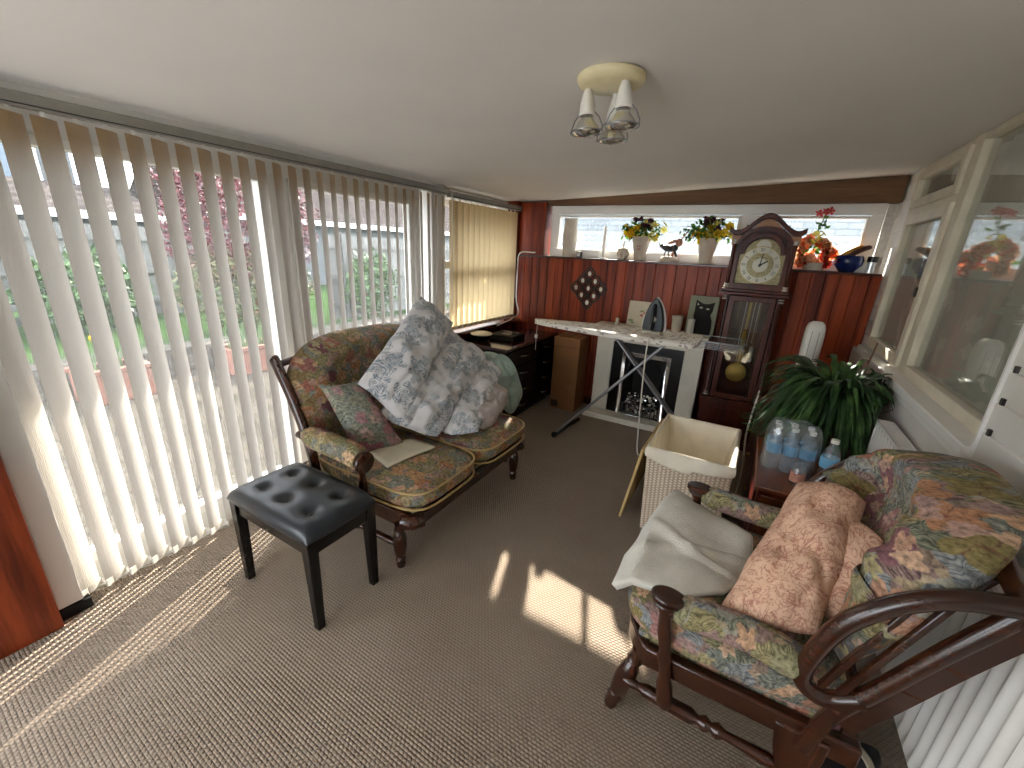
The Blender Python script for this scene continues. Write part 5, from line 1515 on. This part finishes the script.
m = MB(); m.box(KX - .20, KF + .03, 1.285, KX - .175, KB, 1.66); m.box(KX + .175, KF + .03, 1.285, KX + .20, KB, 1.66); m.box(KX - .175, KB - .02, 1.285, KX + .175, KB, 1.66)
m.build('hood', 'clock_wood', t)
m = MB(); m.prism([(KX - .17, 1.29), (KX + .17, 1.29), (KX + .21, 1.60)] + topline(.21, -.04)[::-1] + [(KX - .21, 1.60)], KF + .047, KF + .056); m.build('hood_backing', 'clock_wood', t)
# dial with arch
def mk(name, matn, poly, a, b, par=None): return MB().prism(poly, a, b).build(name, matn, par or t)
fo = bpy.data.objects.new('x', None) if False else None
d = MB(); d.prism(arch(.146, 1.327, 1.535, .113), KF + .040, KF + .045)
dial = d.build('dial', 'clock_dial', t)
def disc(mb, cx_, cz2, r0, r1, a, b, n=40):
    o = [(cx_ + r1 * math.cos(2 * PI * i / n), cz2 + r1 * math.sin(2 * PI * i / n)) for i in range(n)]
    if r0 <= 0: mb.prism(o, a, b)
    else: mb.ring(o, [(cx_ + r0 * math.cos(2 * PI * i / n), cz2 + r0 * math.sin(2 * PI * i / n)) for i in range(n)], a, b)
DZ = 1.462
m = MB(); disc(m, KX, DZ, .088, .130, KF + .036, KF + .040); disc(m, KX, DZ, 0, .05, KF + .037, KF + .040); m.build('chapter_ring', 'silver', dial)
m = MB(); disc(m, KX, DZ, .129, .134, KF + .034, KF + .040); disc(m, KX, 1.590, .050, .054, KF + .034, KF + .040); m.build('dial_rim', 'brass', dial)
m = MB()
ROM = ['XII', 'I', 'II', 'III', 'IIII', 'V', 'VI', 'VII', 'VIII', 'IX', 'X', 'XI']
for i, num in enumerate(ROM):
    a = -2 * PI * i / 12; R = Matrix.Rotation(-a, 3, 'Y'); n = len(num); wd = .0085
    for k_, ch in enumerate(num):
        off = (k_ - (n - 1) / 2) * wd
        def st(x0, z0, x1, z1): m.bar(Vector((KX, KF + .0345, DZ)) + Matrix.Rotation(-a, 3, 'Y') @ Vector((x0, 0, z0)), Vector((KX, KF + .0345, DZ)) + Matrix.Rotation(-a, 3, 'Y') @ Vector((x1, 0, z1)), .0026, .0012, up=(0, 1, 0))
        if ch == 'I': st(off, .096, off, .121)
        elif ch == 'V': st(off - .003, .121, off, .096); st(off + .003, .121, off, .096)
        else: st(off - .003, .121, off + .003, .096); st(off + .003, .121, off - .003, .096)
m.build('numerals', 'black_matte', dial)
m = MB(); disc(m, KX, 1.592, 0, .048, KF + .037, KF + .041); m.build('moon_disc', 'silver', dial)
m = MB()
for (aa, L, w_) in ((math.radians(-55), .055, .010), (math.radians(-5), .085, .007)):
    dv = Vector((math.sin(-aa), 0, math.cos(aa))); m.bar(Vector((KX, KF + .030, DZ)) - dv * .012, Vector((KX, KF + .030, DZ)) + dv * L, w_, .0015, up=(0, 1, 0))
m.ell((KX, KF + .029, DZ), (.010, .003, .010), 12, 6)
m.build('hands', 'black_matte', dial)
for s in (-1, 1):
    m = MB(); turned(m, (KX + s * .192, KF - .0, 1.30), (KX + s * .192, KF - .0, 1.62), [(0, .016), (.04, .016), (.06, .013), (.94, .013), (.96, .016), (1, .016)], 14); m.build('hood_column', 'clock_wood', t)
    for z in (1.290, 1.605):
        MB().lathe([(0, 0), (.016, 0), (.02, .01), (.014, .016), (.019, .030), (0, .032)], (KX + s * .192, KF - .002, z), 14).build('column_cap', 'silver', t)
# bonnet: shaped top moulding over a veneered frieze
top = topline(.238, 0); low = topline(.238, -.036)
MB().prism(top + low[::-1], KF - .045, KB).build('bonnet_moulding', 'clock_wood', t, bevel=.005)
lo2 = [(KX + .215 * math.cos(PI * i / 20) * .9, 1.615 + .085 * math.sin(PI * i / 20)) for i in range(21)]
fr_top = topline(.215, -.036)
m = MB(); inn = [(KX + .16 * math.cos(PI - PI * i / 40), 1.60 + .118 * math.sin(PI * i / 40)) for i in range(41)]
k = len(m.v)
for yy in (KF - .012, KF + .03):
    for p in fr_top: m.v.append(Vector((p[0], yy, p[1])))
    for i, p in enumerate(inn):
        q = (p[0], p[1]) if 0 < i < 40 else (fr_top[i][0], 1.60)
        m.v.append(Vector((q[0], yy, q[1])))
N = 41
for i in range(40):
    m.face((k + i, k + i + 1, k + N + i + 1, k + N + i)); m.face((k + 2 * N + i, k + 3 * N + i, k + 3 * N + i + 1, k + 2 * N + i + 1))
    m.face((k + N + i, k + N + i + 1, k + 3 * N + i + 1, k + 3 * N + i)); m.face((k + i, k + 2 * N + i, k + 2 * N + i + 1, k + i + 1))
m.build('veneer_frieze', 'clock_veneer', t)
m = MB()
for aa in (55, 125):
    a = math.radians(aa); m.bar((KX + .16 * math.cos(a), KF - .014, 1.60 + .118 * math.sin(a)), (KX + .235 * math.cos(a), KF - .014, 1.60 + .165 * math.sin(a)), .010, .006, up=(0, 1, 0))
m.build('frieze_bar', 'clock_wood', t)
m = MB(); o2 = [(KX + .175 * math.cos(PI * i / 24), 1.60 + .130 * math.sin(PI * i / 24)) for i in range(25)]; i2 = [(KX + .148 * math.cos(PI * i / 24), 1.60 + .100 * math.sin(PI * i / 24)) for i in range(25)]
m.prism(o2 + i2[::-1], KF - .018, KF + .0); m.build('arch_moulding', 'clock_wood', t)
# pendulum, weights, chimes
m = MB(); m.box(KX - .008, KF + .10, .66, KX + .008, KF + .104, 1.20); 
for q in (-.018, .018): m.tube([(KX + q, KF + .10, .68), (KX + q, KF + .10, .80)], .003, 6)
for z in (.68, .80): m.box(KX - .028, KF + .098, z, KX + .028, KF + .104, z + .008)
m.build('pendulum_rod', 'brass', t)
m = MB(); m.lathe([(0, -.012), (.040, -.010), (.070, -.004), (.076, 0), (.070, .004), (0, .01)], (KX - .004, KF + .06, .63), 32, axis='y'); m.build('pendulum_bob', 'brass', t)
for i, q in enumerate((-.07, 0.0, .07)):
    m = MB(); z = (1.0, .98, .86)[i]; m.tube([(KX + q, KF + .06, z), (KX + q, KF + .06, 1.20)], .0018, 6)
    w_ = m.build('weight_chain', 'brass', t)
    if i != 0: MB().lathe([(0, -.0), (.006, .0), (.018, -.012), (.018, -.12), (.012, -.13), (0, -.135)][::-1], (KX + q, KF + .06, z), 16).build('weight', ('brass', 'brass', 'silver')[i], w_)
m = MB()
for q in (-.03, .03, .06): m.tube([(KX + q, KF + .16, .8 + abs(q)), (KX + q, KF + .16, 1.22)], .003, 6)
m.build('chime_tubes', 'silver', t)

# ================================================================== LAUNDRY BASKET
t = thing('laundry_basket', 'square white wicker laundry basket with cream liner in the middle of the room', 'laundry basket', (-.135, 2.42, 0))
bx0, bx1, by0, by1, bz = -.345, .075, 2.13, 2.70, .50
def wallfn(s, inner):
    P = [(bx0, by0), (bx1, by0), (bx1, by1), (bx0, by1)]; cx_, cy_ = (bx0 + bx1) / 2, (by0 + by1) / 2
    def fn(u, v):
        k_ = u * 4; i = int(k_) % 4; f = k_ - int(k_); a, b = P[i], P[(i + 1) % 4]
        sc = (.90 + .10 * v) * (.955 if inner else 1)
        return (cx_ + (lerp(a[0], b[0], f) - cx_) * sc, cy_ + (lerp(a[1], b[1], f) - cy_) * sc, v * bz if not inner else .02 + v * (bz - .022))
    return fn
per = lambda u, v: (u * 2.0, v * .5)
m = MB(); m.grid(wallfn(1, False), 80, 24, cu=True, uvf=per); m.grid(wallfn(1, True), 80, 12, cu=True, uvf=per)
m.box(bx0 + .03, by0 + .04, .004, bx1 - .03, by1 - .04, .018)
m.build('basket', 'white_wicker', t, fix=False)
# liner: sits inside and folds over the rim
cx_, cy_ = (bx0 + bx1) / 2, (by0 + by1) / 2
def liner(u, v):
    k_ = u * 4; i = int(k_) % 4; f = k_ - int(k_); P = [(bx0, by0), (bx1, by0), (bx1, by1), (bx0, by1)]; a, b = P[i], P[(i + 1) % 4]
    px_, py_ = lerp(a[0], b[0], f), lerp(a[1], b[1], f)
    if v < .55:
        q = v / .55; sc = .62 + .32 * q + .012 * math.sin(u * 70) * (1 - q); z = .06 + (bz - .045) * q
    elif v < .68: q = (v - .55) / .13; sc = .94 + .085 * q; z = bz + .015 + .008 * math.sin(q * PI)
    else:
        q = (v - .68) / .32; sc = 1.025 + .015 * math.sin(q * 3) + .006 * math.sin(u * 40); drop = {0: .045 + .045 * math.sin(f * PI * 1.0) * (1 if f < .55 else .5), 1: .035, 2: .04, 3: .11 - .06 * f}[i]
        z = bz + .015 - drop * q
    return (cx_ + (px_ - cx_) * sc, cy_ + (py_ - cy_) * sc, z)
m = MB(); m.grid(liner, 120, 30, cu=True); b = len(m.v)
m.build('liner', 'cream_liner', t, solid=.003, fix=False)
m = MB(); m.box(bx0 + .08, by0 + .11, .055, bx1 - .08, by1 - .11, .062); m.build('liner_base', 'cream_liner', t)
# lid leaning on the basket's left side
m = MB(); a = Vector((bx0 - .025, 2.14, .50)); m.box(0, 0, 0, .016, .55, .46, R=Matrix.Rotation(math.radians(9), 3, 'Y'), o=(bx0 - .105, 2.14, .035))
m.build('lid', 'lid_wicker', t, bevel=.004)

# ================================================================== LOW CHEST, PLANT, BOTTLES
t = thing('low_cabinet', 'low reddish wood cabinet along the right wall under the plant', 'cabinet', (.38, 2.7, 0))
m = MB(); m.box(.175, 1.98, .03, .585, 3.42, .525); m.build('body', 'chest_red', t, bevel=.005)
m = MB(); m.box(.160, 1.965, .525, .60, 3.44, .548); m.build('top', 'chest_wood', t, bevel=.005)
m = MB(); m.box(.19, 2.0, 0, .57, 3.40, .03); m.build('plinth', 'black_matte', t)
for a, b in ((2.0, 2.46), (2.475, 2.935), (2.95, 3.40)):
    d = MB().box(.163, a, .05, .175, b, .50).build('door', 'chest_red', t, bevel=.004)
    MB().ell((.155, b - .05, .30), (.010, .012, .012), 12, 8).build('knob', 'brass', d)
MB().box(.19, 1.975, .06, .57, 1.98, .50).build('end_panel', 'chest_wood', t, bevel=.003)
# plant
PX, PY, PZ = .475, 2.74, .548
t = thing('potted_plant', 'large dark green arching houseplant on the low cabinet by the window', 'plant', (PX, PY, PZ))
MB().lathe([(0, 0), (.085, 0), (.09, .01), (.12, .19), (.125, .20), (.115, .20), (.08, .03), (0, .02)], (PX, PY, PZ), 28).build('pot', 'terracotta', t)
MB().lathe([(0, .17), (.113, .17), (.113, .178), (0, .185)], (PX, PY, PZ), 24).build('soil', 'soil', t)
rn = random.Random(17); m = MB()
for i in range(760):
    a = rn.random() * 2 * PI; L = rn.uniform(.18, .40); el = rn.uniform(.3, 1.35)
    dx_, dy_ = math.cos(a), math.sin(a)
    ext = L * (1.0 if dx_ < 0 else .72)
    p = Vector((PX + dx_ * .05, PY + dy_ * .05, PZ + .17 + rn.uniform(0, .08))); nseg = 9; pts = []
    for s in range(nseg + 1):
        q = s / nseg
        x_ = p.x + dx_ * ext * q * math.cos(el * .5); y_ = p.y + dy_ * L * q * math.cos(el * .5)
        z_ = p.z + .02 + L * math.sin(el) * 1.5 * q - (L * 1.9 + .06) * q * q * (.42 + .35 * math.cos(el))
        x_ = min(x_, .60 + (0.07 if z_ > .84 else 0)); z_ = max(z_, PZ + .02)
        pts.append(Vector((x_, y_, z_)))
    w0 = rn.uniform(.009, .017); sd0 = Vector((-dy_, dx_, 0)); tw = rn.uniform(-.5, .5)
    k = len(m.v)
    for s, q_ in enumerate(pts):
        q = s / nseg; w_ = w0 * (math.sin(PI * min(1, .12 + q * .9)) ** .7) * (1 + .35 * math.sin(s * 2.6))
        sd1 = (sd0 * math.cos(tw) + Vector((0, 0, 1)) * math.sin(tw))
        m.v += [q_ - sd1 * w_, q_ + Vector((0, 0, .003)), q_ + sd1 * w_]
    for s in range(nseg):
        for c_ in (0, 1):
            a0 = k + s * 3 + c_; m.face((a0, a0 + 1, a0 + 4, a0 + 3))
m.build('foliage', 'houseplant_leaf', t, fix=False)
MB().tube([(.56, 2.86, .62), (.62, 2.92, 1.10)], .004, 6).build('cane', 'beam_wood', t)
# white tower behind the plant
t = thing('white_tower', 'rounded white plastic tower standing behind the houseplant', 'tower', (.375, 3.30, .548))
m = MB(); out = [(.375 + .055 * math.copysign(abs(math.cos(a)) ** .6, math.cos(a)), 3.30 + .05 * math.copysign(abs(math.sin(a)) ** .6, math.sin(a))) for a in [2 * PI * i / 32 for i in range(32)]]
b = len(m.v); lv = [(.548, 1), (1.06, 1), (1.10, .95), (1.125, .8), (1.138, .5), (1.14, .0)]
for z, s in lv:
    for (a_, c_) in out: m.v.append(Vector((.375 + (a_ - .375) * s, 3.30 + (c_ - 3.30) * s, z)))
for i in range(len(lv) - 1):
    for k in range(32): m.face((b + i * 32 + k, b + i * 32 + (k + 1) % 32, b + (i + 1) * 32 + (k + 1) % 32, b + (i + 1) * 32 + k))
m.face(tuple(b + k for k in reversed(range(32)))); m.build('casing', 'white_plastic', t)
m = MB(); m.box(.354, 3.247, .60, .357, 3.2502, 1.08); m.box(.393, 3.247, .60, .396, 3.2502, 1.08); m.build('groove', 'rail_grey', t)
# shrink-wrapped pack of water bottles
def bottle(parent_label, x, y, z, s=1.0, grp=None):
    t = thing('water_bottle', parent_label, 'bottle', (x, y, z), grp)
    r = .031 * s
    MB().lathe([(0, .004), (r * .8, 0), (r, .01), (r * .93, .03), (r, .05), (r * .93, .07), (r, .09), (r, .13), (r * .92, .15), (r * .5, .185), (r * .38, .19), (r * .38, .20), (0, .20)], (x, y, z), 20).build('bottle_body', 'clear_plastic', t)
    MB().lathe([(r * 1.02, .085), (r * 1.03, .09), (r * 1.03, .13), (r * 1.02, .132)], (x, y, z), 20).build('bottle_label', 'blue_film', t)
    MB().lathe([(0, .20), (r * .45, .20), (r * .45, .216), (0, .217)], (x, y, z), 14).build('cap', 'white_plastic', t)
    return t
pk = [(0, 0), (1, 0), (2, 0), (0, 1), (1, 1), (2, 1)]
nm = {(0, 0): 'water bottle in the pack, front left corner', (1, 0): 'water bottle in the pack, middle of the front row', (2, 0): 'water bottle in the pack, front right beside the loose bottle',
      (0, 1): 'water bottle in the pack, back left below the plant', (1, 1): 'water bottle in the pack, middle of the back row', (2, 1): 'water bottle in the pack, back right under the leaves'}
src = None
for i, j in pk:
    x, y = .215 + i * .066, 2.20 + j * .066
    if src is None: src = bottle(nm[(i, j)], x, y, .549, 1.0, 'water bottles in the shrink-wrapped pack'); sx_, sy_ = x, y
    else:
        c = src.copy(); COL.objects.link(c); c.location = (x, y, .549); c['label'] = nm[(i, j)]
        for ch in list(src.children): g = ch.copy(); COL.objects.link(g); g.parent = c
m = MB()
def wrap(u, v):
    a = 2 * PI * u; R_ = squircle(a, 5); cx2, cy2 = .281, 2.233
    s = 1 - .35 * max(0, (v - .72) / .28) ** 1.5
    return (cx2 + .108 * R_ * math.cos(a) * s + .006 * nz(u * 20, v * 9, 0), cy2 + .075 * R_ * math.sin(a) * s + .006 * nz(u * 20, v * 9, 5), .550 + .232 * min(1, v * 1.12) + .012 * nz(u * 14, v * 7, 9))
m.grid(wrap, 48, 14, cu=True); m.face(tuple(i * 15 + 14 for i in range(48)))
tag(m.build('shrink_wrap', 'clear_plastic', fix=False), 'crinkled clear shrink wrap around the six-bottle water pack', 'plastic wrap')
bottle('single loose water bottle right of the wrapped pack', .425, 2.16, .549, 1.12)
t = thing('glass_tumbler', 'small clear glass jar in front of the wrapped water pack', 'glass', (.315, 2.075, .549))
MB().lathe([(0, .002), (.026, 0), (.028, .01), (.028, .085), (.024, .09), (.026, .10), (.023, .10), (.024, .012), (0, .008)], (.315, 2.075, .549), 24).build('glass', 'clear_plastic', t)
MB().lathe([(.0285, .02), (.0287, .022), (.0287, .06), (.0285, .062)], (.315, 2.075, .549), 24).build('jar_label', 'figurine_pink', t)
# white extension lead from behind the clock
m = MB(); m.tube(bez([(.15, 3.30, .62), (.135, 3.1, .55), (.12, 2.95, .40), (.14, 2.85, .2), (.13, 2.8, .02), (.09, 2.75, .012), (.02, 2.9, .012)], 8), .006, 8)
tag(m.build('extension_lead', 'white_plastic'), 'white extension lead looping down beside the low cabinet', 'cable')

# ================================================================== LIGHT, SKY, CAMERA
w = bpy.data.worlds.new('sky'); SC.world = w; w.use_nodes = True
bg = w.node_tree.nodes['Background']
bg.inputs[0].default_value = (0.92, 0.965, 1.03, 1); bg.inputs[1].default_value = 6.6
sd = bpy.data.lights.new('sun', 'SUN'); sd.energy = 24; sd.angle = math.radians(0.6); sd.color = (1.0, 0.92, 0.80)
so = bpy.data.objects.new('sun', sd); COL.objects.link(so)
sv = Vector((-.345, .9386, .572)).normalized()
so.rotation_euler = sv.to_track_quat('Z', 'Y').to_euler(); so.location = (-6, 14, 9)

cd = bpy.data.cameras.new('camera'); cd.sensor_fit = 'HORIZONTAL'; cd.sensor_width = 36
cd.lens = 414.9 / 1024 * 36; cd.clip_start = 0.02; cd.clip_end = 200
co = bpy.data.objects.new('camera', cd); COL.objects.link(co)
yaw, pit, rol = [math.radians(a) for a in (-29.402, 18.110, 2.699)]
f = Vector((math.sin(yaw) * math.cos(pit), math.cos(yaw) * math.cos(pit), -math.sin(pit)))
r = Vector((math.cos(yaw), -math.sin(yaw), 0)); u = r.cross(f)
r2 = r * math.cos(rol) + u * math.sin(rol); u2 = -r * math.sin(rol) + u * math.cos(rol)
mat = Matrix((r2, u2, -f)).transposed().to_4x4(); mat.translation = Vector((0, 0, 1.5))
co.matrix_world = mat
SC.camera = co
vs = SC.view_settings
SC.display_settings.display_device = 'sRGB'
vs.view_transform = 'Standard'; vs.look = 'None'; vs.gamma = 1.0; vs.use_curve_mapping = False
vs.exposure = 0.48
SC.cycles.max_bounces = 10; SC.cycles.transparent_max_bounces = 24; SC.cycles.diffuse_bounces = 5
SC.cycles.sample_clamp_indirect = 6.0
SC.cycles.use_denoising = True
